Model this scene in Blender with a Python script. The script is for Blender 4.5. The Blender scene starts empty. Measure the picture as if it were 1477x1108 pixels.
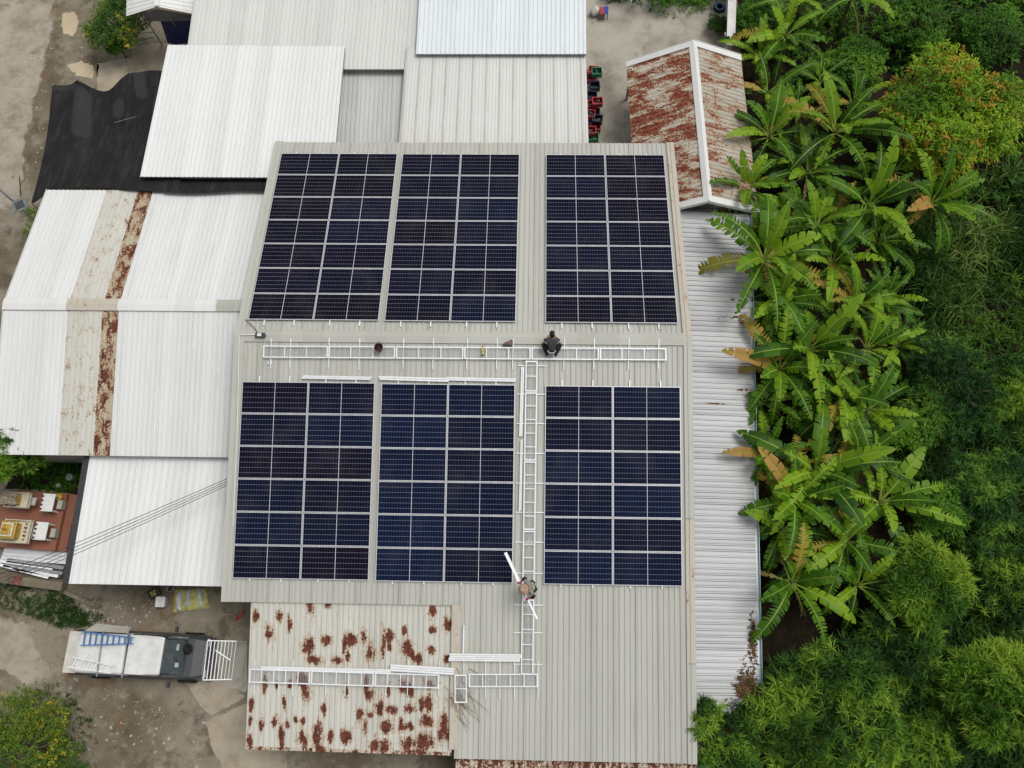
import bpy, bmesh, math, random
import numpy as np
from math import sin, cos, pi, radians
from mathutils import Vector, Matrix, Euler
random.seed(7); rng = np.random.default_rng(7)
SC = bpy.context.scene
COL = SC.collection
ZR = 5.6                      # ridge height of the big roof
SLOPE = 0.188597              # its pitch in radians

# ------------------------------------------------------------------ camera
F_PX, IW, IH = 1231.05, 1477, 1108
def _rot():
    t, r, y = .30946, -.070313, .08463
    return Matrix.Rotation(y, 3, 'Z') @ Matrix.Rotation(t, 3, 'X') @ Matrix.Rotation(r, 3, 'Z')
RC = _rot(); CAM = Vector((0, -10.8656, 28.66975 + ZR))
cd = bpy.data.cameras.new('camera'); co_ = bpy.data.objects.new('camera', cd); COL.objects.link(co_)
co_.matrix_world = Matrix.Translation(CAM) @ RC.to_4x4()
cd.sensor_width = 36; cd.lens = F_PX / IW * 36; cd.clip_end = 500; cd.clip_start = .5
SC.camera = co_
def ray(px, py): return RC @ Vector(((px - IW/2)/F_PX, -(py - IH/2)/F_PX, -1))
def at(px, py, z=0.0):
    """the place in the world, at height z, that the survey photo shows at px, py"""
    d = ray(px, py); return CAM + d * ((z - CAM.z)/d.z)
def roof_z(y): return ZR - math.tan(SLOPE)*abs(y)
def on_roof(px, py, h=0.0, up=None):
    """a spot on the big roof, h above the sheet"""
    if up is None: up = py < 487
    s = 1 if up else -1
    n = Vector((0, s*sin(SLOPE), cos(SLOPE))); P0 = Vector((0, 0, ZR)) + n*h
    d = ray(px, py); return CAM + d*((P0-CAM).dot(n)/d.dot(n))

# ------------------------------------------------------------------ mesh builder
class MB:
    def __init__(s): s.v=[]; s.f=[]; s.m=[]; s.at={}
    def add(s, vs, fs, mat=0, **attrs):
        b=len(s.v); s.v += [tuple(v) for v in vs]
        s.f += [tuple(i+b for i in f) for f in fs]; s.m += [mat]*len(fs)
        for k,a in attrs.items():
            L=s.at.setdefault(k,[]); L += [0.0]*(b-len(L)); L += list(a)
        return s
    def box(s, c, size, rot=None, mat=0, taper=None):
        c=Vector(c); hx,hy,hz=[q/2 for q in size]
        tx,ty = taper or (1,1)
        vs=[]
        for z in (-1,1):
            kx,ky=(1,1) if z<0 else (tx,ty)
            for x,y in ((-1,-1),(1,-1),(1,1),(-1,1)): vs.append(Vector((x*hx*kx,y*hy*ky,z*hz)))
        if rot is not None: vs=[rot@v for v in vs]
        return s.add([v+c for v in vs],[(3,2,1,0),(4,5,6,7),(0,1,5,4),(1,2,6,5),(2,3,7,6),(3,0,4,7)],mat)
    def bar(s, a, b, w, h, up=(0,0,1), mat=0):
        """square bar from a to b, w wide, h high"""
        a=Vector(a); b=Vector(b); d=(b-a); L=d.length; d.normalize()
        sd=d.cross(Vector(up)); 
        if sd.length<1e-6: sd=d.cross(Vector((1,0,0)))
        sd.normalize(); u=sd.cross(d)
        R=Matrix((d,sd,u)).transposed()
        return s.box((a+b)/2,(L,w,h),R,mat)
    def tube(s, pts, r, n=8, mat=0, cap=True):
        pts=[Vector(p) for p in pts]; rs=r if isinstance(r,(list,tuple)) else [r]*len(pts)
        vs=[]; fs=[]
        for i,p in enumerate(pts):
            d=(pts[min(i+1,len(pts)-1)]-pts[max(i-1,0)])
            d = d.normalized() if d.length>0 else Vector((0,0,1))
            a=d.cross(Vector((0,0,1)));
            if a.length<1e-3: a=d.cross(Vector((0,1,0)))
            a.normalize(); b=a.cross(d)
            for k in range(n):
                t=2*pi*k/n; vs.append(p+(a*cos(t)+b*sin(t))*rs[i])
        for i in range(len(pts)-1):
            for k in range(n):
                fs.append((i*n+k,i*n+(k+1)%n,(i+1)*n+(k+1)%n,(i+1)*n+k))
        if cap:
            fs.append(tuple(range(n-1,-1,-1))); fs.append(tuple((len(pts)-1)*n+k for k in range(n)))
        return s.add(vs,fs,mat)
    def lathe(s, prof, c=(0,0,0), n=16, mat=0, rot=None):
        c=Vector(c); vs=[]; fs=[]
        for r,z in prof:
            for k in range(n):
                v=Vector((r*cos(2*pi*k/n),r*sin(2*pi*k/n),z)); vs.append(c+((rot@v) if rot is not None else v))
        for i in range(len(prof)-1):
            for k in range(n): fs.append((i*n+k,i*n+(k+1)%n,(i+1)*n+(k+1)%n,(i+1)*n+k))
        if prof[0][0]>1e-4: fs.append(tuple(range(n-1,-1,-1)))
        if prof[-1][0]>1e-4: fs.append(tuple((len(prof)-1)*n+k for k in range(n)))
        return s.add(vs,fs,mat)
    def prism(s, poly, z0, z1, mat=0):
        n=len(poly); vs=[(p[0],p[1],z0) for p in poly]+[(p[0],p[1],z1) for p in poly]
        fs=[tuple(range(n-1,-1,-1)),tuple(range(n,2*n))]+[(i,(i+1)%n,n+(i+1)%n,n+i) for i in range(n)]
        return s.add(vs,fs,mat)
    def build(s, name, mats, parent=None, smooth=False, bevel=0, solid=0, recalc=False):
        me=bpy.data.meshes.new(name)
        off=world_loc(parent) if parent else Vector((0,0,0))
        me.from_pydata([(v[0]-off.x,v[1]-off.y,v[2]-off.z) for v in s.v],[],s.f)
        if not isinstance(mats,(list,tuple)): mats=[mats]
        for m in mats: me.materials.append(m)
        if len(mats)>1: me.polygons.foreach_set('material_index',s.m)
        for k,a in s.at.items():
            a=list(a)+[0.0]*(len(s.v)-len(a))
            at_=me.attributes.new(k,'FLOAT','POINT'); at_.data.foreach_set('value',a)
        if recalc:
            bm=bmesh.new(); bm.from_mesh(me); bmesh.ops.recalc_face_normals(bm,faces=bm.faces); bm.to_mesh(me); bm.free()
        if smooth: me.polygons.foreach_set('use_smooth',[True]*len(me.polygons))
        me.update()
        o=bpy.data.objects.new(name,me); COL.objects.link(o)
        if parent: o.parent=parent
        if bevel:
            b=o.modifiers.new('Bevel','BEVEL'); b.width=bevel; b.segments=2; b.limit_method='ANGLE'
        if solid:
            b=o.modifiers.new('Solidify','SOLIDIFY'); b.thickness=solid; b.offset=-1
        return o
def world_loc(o):
    v=Vector(o.location)
    while o.parent: o=o.parent; v=v+Vector(o.location)
    return v
def tag(o,label=None,cat=None,group=None,kind=None):
    if label: o['label']=label
    if cat: o['category']=cat
    if group: o['group']=group
    if kind: o['kind']=kind
    return o
def thing(name,label,cat,loc=(0,0,0),group=None):
    o=bpy.data.objects.new(name,None); COL.objects.link(o); o.location=loc; o.empty_display_size=.2
    return tag(o,label,cat,group)
def copy_tree(o,parent=None):
    c=o.copy(); COL.objects.link(c); c.parent=parent
    for ch in list(o.children): copy_tree(ch,c)
    return c

# ------------------------------------------------------------------ materials
def srgb(r,g,b):
    f=lambda c:(c/255/12.92) if c/255<=.04045 else ((c/255+.055)/1.055)**2.4
    return (f(r),f(g),f(b),1)
class NT:
    def __init__(s,name):
        s.mat=bpy.data.materials.new(name); s.mat.use_nodes=True; s.t=s.mat.node_tree
        s.p=s.t.nodes['Principled BSDF']
    def n(s,typ,**kw):
        nd=s.t.nodes.new(typ)
        for k,v in kw.items(): setattr(nd,k,v)
        return nd
    def L(s,a,b): s.t.links.new(a,b)
    def val(s,sock,v):
        if isinstance(v,(int,float,tuple,list)): sock.default_value=v
        else: s.L(v,sock)
    def math(s,op,a,b=None,c=None,clamp=False):
        nd=s.n('ShaderNodeMath',operation=op,use_clamp=clamp); s.val(nd.inputs[0],a)
        if b is not None: s.val(nd.inputs[1],b)
        if c is not None: s.val(nd.inputs[2],c)
        return nd.outputs[0]
    def mix(s,fac,a,b,mode='MIX'):
        nd=s.n('ShaderNodeMix',data_type='RGBA',blend_type=mode); s.val(nd.inputs[0],fac); s.val(nd.inputs[6],a); s.val(nd.inputs[7],b)
        return nd.outputs[2]
    def pos(s): return s.n('ShaderNodeNewGeometry').outputs['Position']
    def obj(s): return s.n('ShaderNodeTexCoord').outputs['Object']
    def scale(s,vec,sc):
        nd=s.n('ShaderNodeVectorMath',operation='MULTIPLY'); s.L(vec,nd.inputs[0]); nd.inputs[1].default_value=sc; return nd.outputs[0]
    def noise(s,vec,sc,det=4,rough=.55,dist=0):
        nd=s.n('ShaderNodeTexNoise'); s.L(vec,nd.inputs['Vector']); nd.inputs['Scale'].default_value=sc
        nd.inputs['Detail'].default_value=det; nd.inputs['Roughness'].default_value=rough; nd.inputs['Distortion'].default_value=dist
        return nd.outputs['Fac']
    def ramp(s,fac,stops,interp='LINEAR'):
        nd=s.n('ShaderNodeValToRGB'); s.L(fac,nd.inputs[0]); cr=nd.color_ramp; cr.interpolation=interp
        while len(cr.elements)<len(stops): cr.elements.new(.5)
        for e,(p,c) in zip(cr.elements,stops):
            e.position=p; e.color=c if len(c)==4 else (*c,1)
        return nd.outputs[0]
    def step(s,fac,a,b):
        nd=s.n('ShaderNodeMapRange',interpolation_type='SMOOTHSTEP'); s.L(fac,nd.inputs[0]); nd.inputs[1].default_value=a; nd.inputs[2].default_value=b
        return nd.outputs[0]
    def attr(s,name): 
        nd=s.n('ShaderNodeAttribute',attribute_name=name); return nd.outputs['Fac']
    def bump(s,h,strength=.3,dist=.02):
        nd=s.n('ShaderNodeBump'); s.L(h,nd.inputs['Height']); nd.inputs['Strength'].default_value=strength; nd.inputs['Distance'].default_value=dist
        s.L(nd.outputs[0],s.p.inputs['Normal'])
    def fin(s,col,rough=.6,metal=0.,spec=.5):
        s.val(s.p.inputs['Base Color'],col); s.val(s.p.inputs['Roughness'],rough); s.p.inputs['Metallic'].default_value=metal
        s.p.inputs['Specular IOR Level'].default_value=spec
        return s.mat
def plain(name,col,rough=.5,metal=0.,var=.12,sc=6,spec=.4):
    """paint, plastic or metal with a little wear"""
    k=NT(name); p=k.obj(); n=k.noise(p,sc,5,.6)
    dk=tuple(c*(1-var*2.2) for c in col[:3])+(1,); lt=tuple(min(1,c*(1+var)) for c in col[:3])+(1,)
    c=k.ramp(n,[(.3,dk),(.7,lt)])
    r=k.math('MULTIPLY_ADD',n,.3,rough-.15)
    return k.fin(c,r,metal,spec)
RUST_D=(.070,.017,.011,1); RUST_M=(.165,.045,.022,1); RUST_O=(.40,.25,.115,1)
def sheet_metal(name,base,dirt=(.16,.15,.11,1),dirt_shade_amt=.55,along='y',stain=.25,rough=.45,rust_bias=-1.0,patchy=.10,stain_col=(.30,.27,.19,1),rust_st=(2.2,1.0,1),width=.76,metal=0.0,gain=1.0,rusts=None):
    k=NT(name); p=k.pos()
    ax=(7,.22,1) if along=='y' else (.22,7,1)
    sep=k.n('ShaderNodeSeparateXYZ'); k.L(p,sep.inputs[0]); cx=sep.outputs[0 if along=='y' else 1]
    fl=k.math('FLOOR',k.math('DIVIDE',cx,width))
    wn=k.n('ShaderNodeTexWhiteNoise',noise_dimensions='1D'); k.L(fl,wn.inputs['W'])
    tone=k.math('MULTIPLY_ADD',wn.outputs['Value'],-patchy,1.0)
    big=k.noise(p,.45,4,.6); tone=k.math('MULTIPLY',tone,k.math('MULTIPLY_ADD',big,-patchy*1.2,1+patchy*.6))
    g=k.n('ShaderNodeCombineColor'); [k.L(tone,g.inputs[i]) for i in range(3)]
    c=k.mix(1.0,base,g.outputs[0],'MULTIPLY')
    st=k.noise(k.scale(p,ax),1.6,5,.65); stm=k.math('MULTIPLY',k.step(st,.50,.78),k.step(k.noise(p,.8,4,.6),.35,.7))
    c=k.mix(k.math('MULTIPLY',stm,stain),c,stain_col)
    fine=k.noise(p,22,3,.6); c=k.mix(k.math('MULTIPLY',k.step(fine,.55,.8),.12),c,dirt)
    da=k.math('MULTIPLY',k.attr('dirt'),k.math('MULTIPLY_ADD',k.noise(k.scale(p,(3,.5,1) if along=='y' else (.5,3,1)),1.2,4,.6),1.1,.15),clamp=True)
    c=k.mix(k.math('MULTIPLY',da,dirt_shade_amt),c,dirt)  # rib-foot darkening: grime mixed with rib shade painted into the colour
    rn=k.noise(k.scale(p,rust_st),2.3,7,.62,.3); rf=k.noise(p,13,5,.65)
    rv=k.math('ADD',k.math('ADD',k.attr('rust'),k.math('MULTIPLY_ADD',rn,2.0,-1.0+rust_bias)),k.math('MULTIPLY_ADD',rf,1.5,-.75))
    if gain!=1: rv=k.math('MULTIPLY_ADD',rv,gain,.45*(1-gain))
    edge=k.step(rv,-.06,.42); core=k.step(rv,.34,.62)
    rd,rm=rusts or (RUST_D,RUST_M); rc=k.mix(k.step(k.noise(p,7,5,.65),.38,.62),rd,rm)
    c=k.mix(k.math('MULTIPLY',edge,.6),c,RUST_O); c=k.mix(core,c,rc)
    k.L(k.math('MULTIPLY_ADD',core,.3,rough),k.p.inputs['Roughness'])
    k.L(c,k.p.inputs['Base Color']); k.p.inputs['Specular IOR Level'].default_value=.35; k.p.inputs['Metallic'].default_value=metal
    return k.mat
M={}
M['main_roof']=sheet_metal('weathered_grey_sheet',(.505,.505,.455,1),dirt_shade_amt=.52,stain=.62,patchy=.09)
M['white_roof']=sheet_metal('white_sheet',(.80,.81,.79,1),dirt=(.36,.37,.36,1),dirt_shade_amt=.55,stain=.22,stain_col=(.50,.50,.46,1),patchy=.06)
M['white_roof_old']=sheet_metal('old_white_sheet',(.68,.68,.645,1),dirt=(.25,.24,.21,1),dirt_shade_amt=.45,stain=.35,patchy=.08)
M['blue_white_roof']=sheet_metal('bluish_white_sheet',(.76,.81,.82,1),dirt=(.33,.36,.37,1),dirt_shade_amt=.55,stain=.04,patchy=.03)
M['stripe_roof']=sheet_metal('streaked_white_sheet',(.68,.68,.65,1),dirt=(.22,.21,.15,1),dirt_shade_amt=.85,stain=.25,patchy=.06)
M['grey_roof']=sheet_metal('grey_white_sheet',(.60,.60,.58,1),dirt=(.15,.15,.14,1),dirt_shade_amt=.7,stain=.2,patchy=.07)
M['gable_white']=sheet_metal('gable_white_sheet',(.765,.775,.76,1),dirt=(.32,.32,.30,1),dirt_shade_amt=.58,stain=.28,stain_col=(.50,.48,.42,1),patchy=.06)
M['gable_cream']=sheet_metal('cream_sheet_with_rust_spots',(.62,.61,.55,1),dirt=(.25,.23,.17,1),dirt_shade_amt=.5,stain=.35,rust_bias=.07,gain=1.6,rust_st=(2.0,1.0,1))
M['gable_rust']=sheet_metal('rusted_sheet',(.50,.45,.34,1),dirt_shade_amt=.5,stain=.5,rust_bias=.46,gain=1.6,rust_st=(1.5,.7,1))
M['annex']=sheet_metal('rust_spotted_sheet',(.64,.63,.56,1),dirt=(.2,.19,.16,1),dirt_shade_amt=.62,stain=.45,patchy=.1,rust_bias=-.15,gain=1.2,rust_st=(2.6,.9,1))
M['shed_l']=sheet_metal('rusty_cream_sheet',(.60,.56,.47,1),along='x',dirt_shade_amt=.4,stain=.4,rust_bias=.50,gain=2.2,rusts=((.13,.030,.015,1),(.27,.075,.032,1)),rust_st=(.22,1.15,1))
M['shed_r']=sheet_metal('part_rusted_grey_sheet',(.47,.44,.37,1),along='x',dirt_shade_amt=.5,stain=.6,rust_bias=.32,gain=2.0,rusts=((.13,.030,.015,1),(.27,.075,.032,1)),rust_st=(.27,1.3,1))
M['side']=sheet_metal('silver_sheet',(.58,.585,.59,1),dirt=(.10,.10,.10,1),dirt_shade_amt=.85,along='x',stain=.5,stain_col=(.28,.27,.25,1),patchy=.10)
M['trim_grey']=sheet_metal('grey_flashing',(.475,.475,.42,1),dirt_shade_amt=0,stain=.4,rust_bias=-.25)
M['trim_white']=sheet_metal('white_flashing',(.74,.74,.71,1),dirt_shade_amt=0,stain=.15)
M['trim_rust']=sheet_metal('rusting_flashing',(.52,.48,.40,1),dirt_shade_amt=0,stain=.5,rust_bias=.04,gain=1.5,rust_st=(2.5,.9,1))
M['alu']=plain('aluminium',(.78,.79,.80,1),.38,.25,.05)
M['frame']=plain('panel_frame_aluminium',(.66,.67,.69,1),.4,.3,.05)
M['alu_white']=plain('bright_aluminium',(.84,.85,.85,1),.4,.1,.04)
M['wire']=plain('galvanised_wire',(.55,.57,.59,1),.45,.3,.1)
M['wall']=plain('grey_rendered_wall',(.33,.32,.29,1),.85,0,.15,1.5)
M['steel_dark']=plain('dark_steel',(.06,.06,.065,1),.5,.3)
M['steel_grey']=plain('grey_steel',(.32,.33,.34,1),.5,.4)
M['gutter']=plain('pale_blue_gutter',(.50,.60,.63,1),.4,.1,.1)
M['soil']=None
def glass_cells():
    k=NT('solar_cells'); p=k.obj(); sep=k.n('ShaderNodeSeparateXYZ'); k.L(p,sep.inputs[0]); x,y=sep.outputs[0],sep.outputs[1]
    def lines(c,pitch,w,off=0):
        m=k.math('MODULO',k.math('ADD',c,off+50*pitch),pitch); d=k.math('ABSOLUTE',k.math('SUBTRACT',m,pitch/2))
        return k.math('GREATER_THAN',d,pitch/2-w/2)
    hy=lines(y,1.10/6,.0085); vx=lines(x,2.32/24,.0055); cx=k.math('LESS_THAN',k.math('ABSOLUTE',x),.0085)
    bus=lines(y,1.10/60,.0011,.004)
    oi=k.n('ShaderNodeObjectInfo'); 
    ci=k.math('FLOOR',k.math('DIVIDE',x,2.32/24)); cj=k.math('FLOOR',k.math('DIVIDE',y,1.10/6))
    cb=k.n('ShaderNodeCombineXYZ'); k.L(ci,cb.inputs[0]); k.L(cj,cb.inputs[1]); k.L(oi.outputs['Random'],cb.inputs[2])
    wn=k.n('ShaderNodeTexWhiteNoise',noise_dimensions='3D'); k.L(cb.outputs[0],wn.inputs['Vector'])
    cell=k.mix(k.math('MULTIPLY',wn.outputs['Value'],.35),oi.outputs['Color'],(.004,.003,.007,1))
    c=k.mix(k.math('MULTIPLY',bus,.10),cell,(.12,.12,.16,1))
    c=k.mix(k.math('MULTIPLY',vx,.36),c,(.20,.22,.33,1)); c=k.mix(k.math('MULTIPLY',hy,.52),c,(.38,.40,.50,1)); c=k.mix(cx,c,(.62,.63,.66,1))
    c=k.mix(k.math('MULTIPLY',k.step(k.noise(k.pos(),.9,4,.6),.45,.75),.02),c,(.5,.48,.42,1))
    return k.fin(c,.15,0,.025)
M['cells']=glass_cells()
def dirt_colour(k,p):
    a=k.noise(p,.22,6,.62); b=k.noise(p,1.3,7,.68); c3=k.noise(p,9,5,.7); d=k.noise(p,40,3,.7)
    c=k.ramp(a,[(.30,(.098,.080,.050)),(.46,(.165,.138,.092)),(.58,(.255,.228,.172)),(.72,(.18,.145,.095))])
    c=k.mix(k.math('MULTIPLY',k.step(b,.5,.68),.5),c,(.37,.325,.25,1))
    c=k.mix(k.math('MULTIPLY',k.step(k.noise(p,.7,7,.72),.50,.62),.72),c,(.085,.068,.045,1))
    c=k.mix(k.math('MULTIPLY',k.step(k.noise(p,.35,5,.7,.6),.56,.64),.5),c,(.20,.115,.06,1))
    c=k.mix(k.math('MULTIPLY',k.step(c3,.52,.75),.5),c,(.11,.088,.06,1))
    c=k.mix(k.math('MULTIPLY',k.step(d,.58,.70),.6),c,(.46,.41,.33,1))
    c=k.mix(k.math('MULTIPLY',k.step(k.noise(p,17,4,.75),.56,.68),.6),c,(.07,.055,.04,1))
    k.bump(k.math('ADD',b,k.math('MULTIPLY',c3,.4)),.5,.08)
    return c
def ground_mat():
    k=NT('trodden_dirt'); return k.fin(dirt_colour(k,k.pos()),.95,0,.2)
M['ground']=ground_mat()
def concrete(name,base,dark,sc=1.0,soft=0.0):
    """stained pale ground; with soft > 0 it wears off into the dirt towards the rim"""
    k=NT(name); p=k.pos(); a=k.noise(p,.5*sc,7,.68); b=k.noise(p,4*sc,6,.7); d=k.noise(p,30,3,.7)
    c=k.ramp(a,[(.32,dark),(.5,base),(.7,tuple(min(1,q*1.18) for q in base[:3]))])
    c=k.mix(k.math('MULTIPLY',k.step(b,.52,.72),.5),c,(*dark[:3],1))
    c=k.mix(k.math('MULTIPLY',k.step(k.noise(p,1.1,7,.75,.4),.54,.66),.45),c,tuple(q*.55 for q in dark[:3])+(1,))
    c=k.mix(k.math('MULTIPLY',k.step(d,.6,.75),.3),c,(.12,.11,.09,1))
    if soft:
        e=k.math('ADD',k.attr('edge'),k.math('MULTIPLY_ADD',k.noise(p,1.6,6,.7),2.4,-1.2-.1))
        c=k.mix(k.step(e,.25,.25+soft),dirt_colour(k,p),c)
    else: k.bump(b,.2,.02)
    return k.fin(c,.92,0,.2)
M['concrete']=concrete('stained_concrete',(.40,.37,.31),(.20,.18,.14))
M['path']=concrete('pale_gravel',(.36,.32,.255),(.25,.21,.15),2,.5)
M['puddle_dry']=concrete('dry_tan_silt',(.52,.43,.29),(.44,.36,.24),.6,.22)
M['slab']=concrete('broken_concrete',(.40,.345,.26),(.28,.235,.17),1.3,.16)
def soil():
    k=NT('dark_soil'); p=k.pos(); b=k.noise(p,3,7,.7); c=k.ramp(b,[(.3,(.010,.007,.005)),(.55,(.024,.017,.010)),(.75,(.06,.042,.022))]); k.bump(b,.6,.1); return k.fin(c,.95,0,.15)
M['soil']=soil()
def leafmat(name,stops,trans=.22,rough=.5):
    """stops: colours over the tone attribute, jittered per leaf"""
    k=NT(name); g=k.n('ShaderNodeNewGeometry'); t=k.math('ADD',k.attr('tone'),k.math('MULTIPLY_ADD',g.outputs['Random Per Island'],.34,-.17),clamp=True)
    c=k.ramp(t,stops)
    k.fin(c,rough,0,.18)
    tr=k.n('ShaderNodeBsdfTranslucent'); k.L(c,tr.inputs['Color']); mx=k.n('ShaderNodeMixShader'); mx.inputs[0].default_value=trans
    out=k.t.nodes['Material Output']; k.L(k.p.outputs[0],mx.inputs[1]); k.L(tr.outputs[0],mx.inputs[2]); k.L(mx.outputs[0],out.inputs[0])
    return k.mat
M['banana']=leafmat('banana_leaf',[(0,(.022,.072,.006)),(.5,(.075,.19,.010)),(1,(.22,.37,.016))],.3,.42)
M['banana_old']=leafmat('yellowing_banana_leaf',[(0,(.17,.17,.02)),(.5,(.32,.24,.03)),(1,(.38,.22,.06))],.2)
M['banana_dead']=leafmat('dead_banana_leaf',[(0,(.13,.07,.03)),(.5,(.26,.16,.08)),(1,(.40,.29,.17))],.1,.8)
M['midrib']=plain('pale_midrib',(.26,.36,.05,1),.5,0,.1)
M['stem']=plain('banana_stem',(.10,.10,.035,1),.7,0,.3,8)
M['bark']=plain('bark',(.10,.075,.05,1),.9,0,.3,10)
M['needle']=leafmat('feathery_green',[(0,(.012,.042,.008)),(.5,(.070,.170,.018)),(1,(.23,.38,.034))],.25,.6)
M['needle_blue']=leafmat('feathery_dark_green',[(0,(.012,.042,.010)),(.5,(.055,.155,.024)),(1,(.17,.31,.034))],.25,.6)
M['needle_bright']=leafmat('feathery_bright_green',[(0,(.035,.10,.010)),(.5,(.11,.24,.018)),(1,(.27,.40,.035))],.25,.6)  # foliage that is a brighter green by nature
M['leaf']=leafmat('bush_leaf',[(0,(.022,.072,.006)),(.5,(.075,.205,.012)),(1,(.20,.36,.02))],.25,.45)
M['leaf_mango']=leafmat('mango_leaf',[(0,(.035,.10,.006)),(.35,(.15,.31,.012)),(.6,(.32,.44,.018)),(.78,(.36,.27,.02)),(1,(.44,.21,.02))],.25,.45)
M['leaf_yellow']=leafmat('variegated_leaf',[(0,(.020,.055,.010)),(.45,(.05,.13,.015)),(.72,(.14,.20,.02)),(.86,(.45,.38,.03)),(1,(.6,.45,.03))],.2,.5)
M['grass']=leafmat('grass_blade',[(0,(.020,.060,.008)),(.5,(.042,.105,.013)),(1,(.24,.34,.075))],.25,.6)
M['litter']=leafmat('dry_leaves',[(0,(.05,.028,.015)),(.5,(.13,.07,.035)),(1,(.25,.16,.08))],.05,.9)

# ------------------------------------------------------------------ sun, sky
SUN_EL, SUN_AZ = radians(68), radians(62)      # azimuth clockwise from +Y
w=bpy.data.worlds.new('World'); SC.world=w; w.use_nodes=True; nt=w.node_tree
bg=nt.nodes['Background']; sky=nt.nodes.new('ShaderNodeTexSky'); sky.sky_type='NISHITA'; sky.sun_disc=False
sky.sun_elevation=SUN_EL; sky.sun_rotation=SUN_AZ; sky.dust_density=4; sky.air_density=1.0
hs=nt.nodes.new('ShaderNodeHueSaturation'); hs.inputs['Saturation'].default_value=.22
nt.links.new(sky.outputs[0],hs.inputs['Color']); nt.links.new(hs.outputs[0],bg.inputs[0]); bg.inputs[1].default_value=.12
sl=bpy.data.lights.new('sun','SUN'); sl.energy=1.35; sl.angle=radians(26); sl.color=(1,.975,.93)
so=bpy.data.objects.new('sun',sl); COL.objects.link(so)
sd=Vector((sin(SUN_AZ)*cos(SUN_EL),cos(SUN_AZ)*cos(SUN_EL),sin(SUN_EL))); so.rotation_euler=sd.to_track_quat('Z','Y').to_euler(); so.location=sd*60
SC.view_settings.view_transform='Standard'; SC.view_settings.look='None'; SC.view_settings.exposure=-0.02; SC.view_settings.gamma=1; SC.view_settings.use_curve_mapping=False

# ------------------------------------------------------------------ ground sheets
def blob(pxs,z,jit=.12,sub=6,seed=1):
    r=random.Random(seed); P=[at(x,y,0) for x,y in pxs]; out=[]
    for i,p in enumerate(P):
        q=P[(i+1)%len(P)]
        j_=min(jit,.22*(q-p).length/sub)
        for k in range(sub):
            t=k/sub; v=p.lerp(q,t); out.append(Vector((v.x+r.uniform(-j_,j_),v.y+r.uniform(-j_,j_),z)))
    return out
def sheet_ground(name,pxs,z,mat,jit=.12,seed=1,sub=6,rim=.0):
    mb=MB(); P=blob(pxs,z,jit,sub,seed)
    if rim:
        n=len(P); c=sum(P,Vector())/n; I=[p+(c-p)*rim for p in P]
        mb.add(P+I,[(i,(i+1)%n,n+(i+1)%n,n+i) for i in range(n)]+[tuple(range(n,2*n))],0,edge=[-.6]*n+[1.0]*n)
    else: mb.add(P,[tuple(range(len(P)))],0,edge=[1.0]*len(P))
    o=mb.build(name,mat)
    bm=bmesh.new(); bm.from_mesh(o.data); bmesh.ops.triangulate(bm,faces=bm.faces); bm.normal_update()
    for f in bm.faces:
        if f.normal.z<0: f.normal_flip()
    bm.to_mesh(o.data); bm.free()
    return tag(o,kind='structure')
g=MB(); S=110; g.add([(-S,-S,0),(S,-S,0),(S,S,0),(-S,S,0)],[(0,1,2,3)]); tag(g.build('ground',M['ground']),kind='structure')
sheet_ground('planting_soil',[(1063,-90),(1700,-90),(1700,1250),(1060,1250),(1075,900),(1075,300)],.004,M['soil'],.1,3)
sheet_ground('concrete_yard',[(838,-8),(1060,0),(1052,80),(1075,330),(960,330),(838,300)],.004,M['concrete'],.06,4)
sheet_ground('path',[(-60,858),(38,876),(80,950),(96,980),(52,1010),(0,975),(-60,970)],.004,M['path'],.14,5,6,.4)
sheet_ground('path',[(-90,-60),(100,-60),(85,60),(60,150),(42,240),(30,360),(-90,380)],.004,M['path'],.3,15,6,.4)
sheet_ground('concrete_pad',[(140,92),(190,84),(192,62),(300,62),(300,150),(140,150)],.008,M['slab'],.05,6)
sheet_ground('dry_puddle',[(86,14),(112,10),(118,35),(108,60),(84,56)],.008,M['puddle_dry'],.05,7,6,.45)
sheet_ground('dry_puddle',[(88,92),(118,84),(144,94),(138,118),(106,114)],.008,M['puddle_dry'],.06,8,6,.45)
sheet_ground('concrete_slab',[(295,1038),(352,1012),(420,1010),(420,1130),(330,1130),(300,1075)],.008,M['slab'],.10,9,6,.10)
sheet_ground('concrete_slab',[(265,983),(330,978),(356,1006),(305,1035),(288,1020)],.012,M['slab'],.10,10,6,.12)
sheet_ground('concrete_slab',[(308,925),(358,925),(356,1000),(318,985)],.016,M['concrete'],.04,12)

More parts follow.
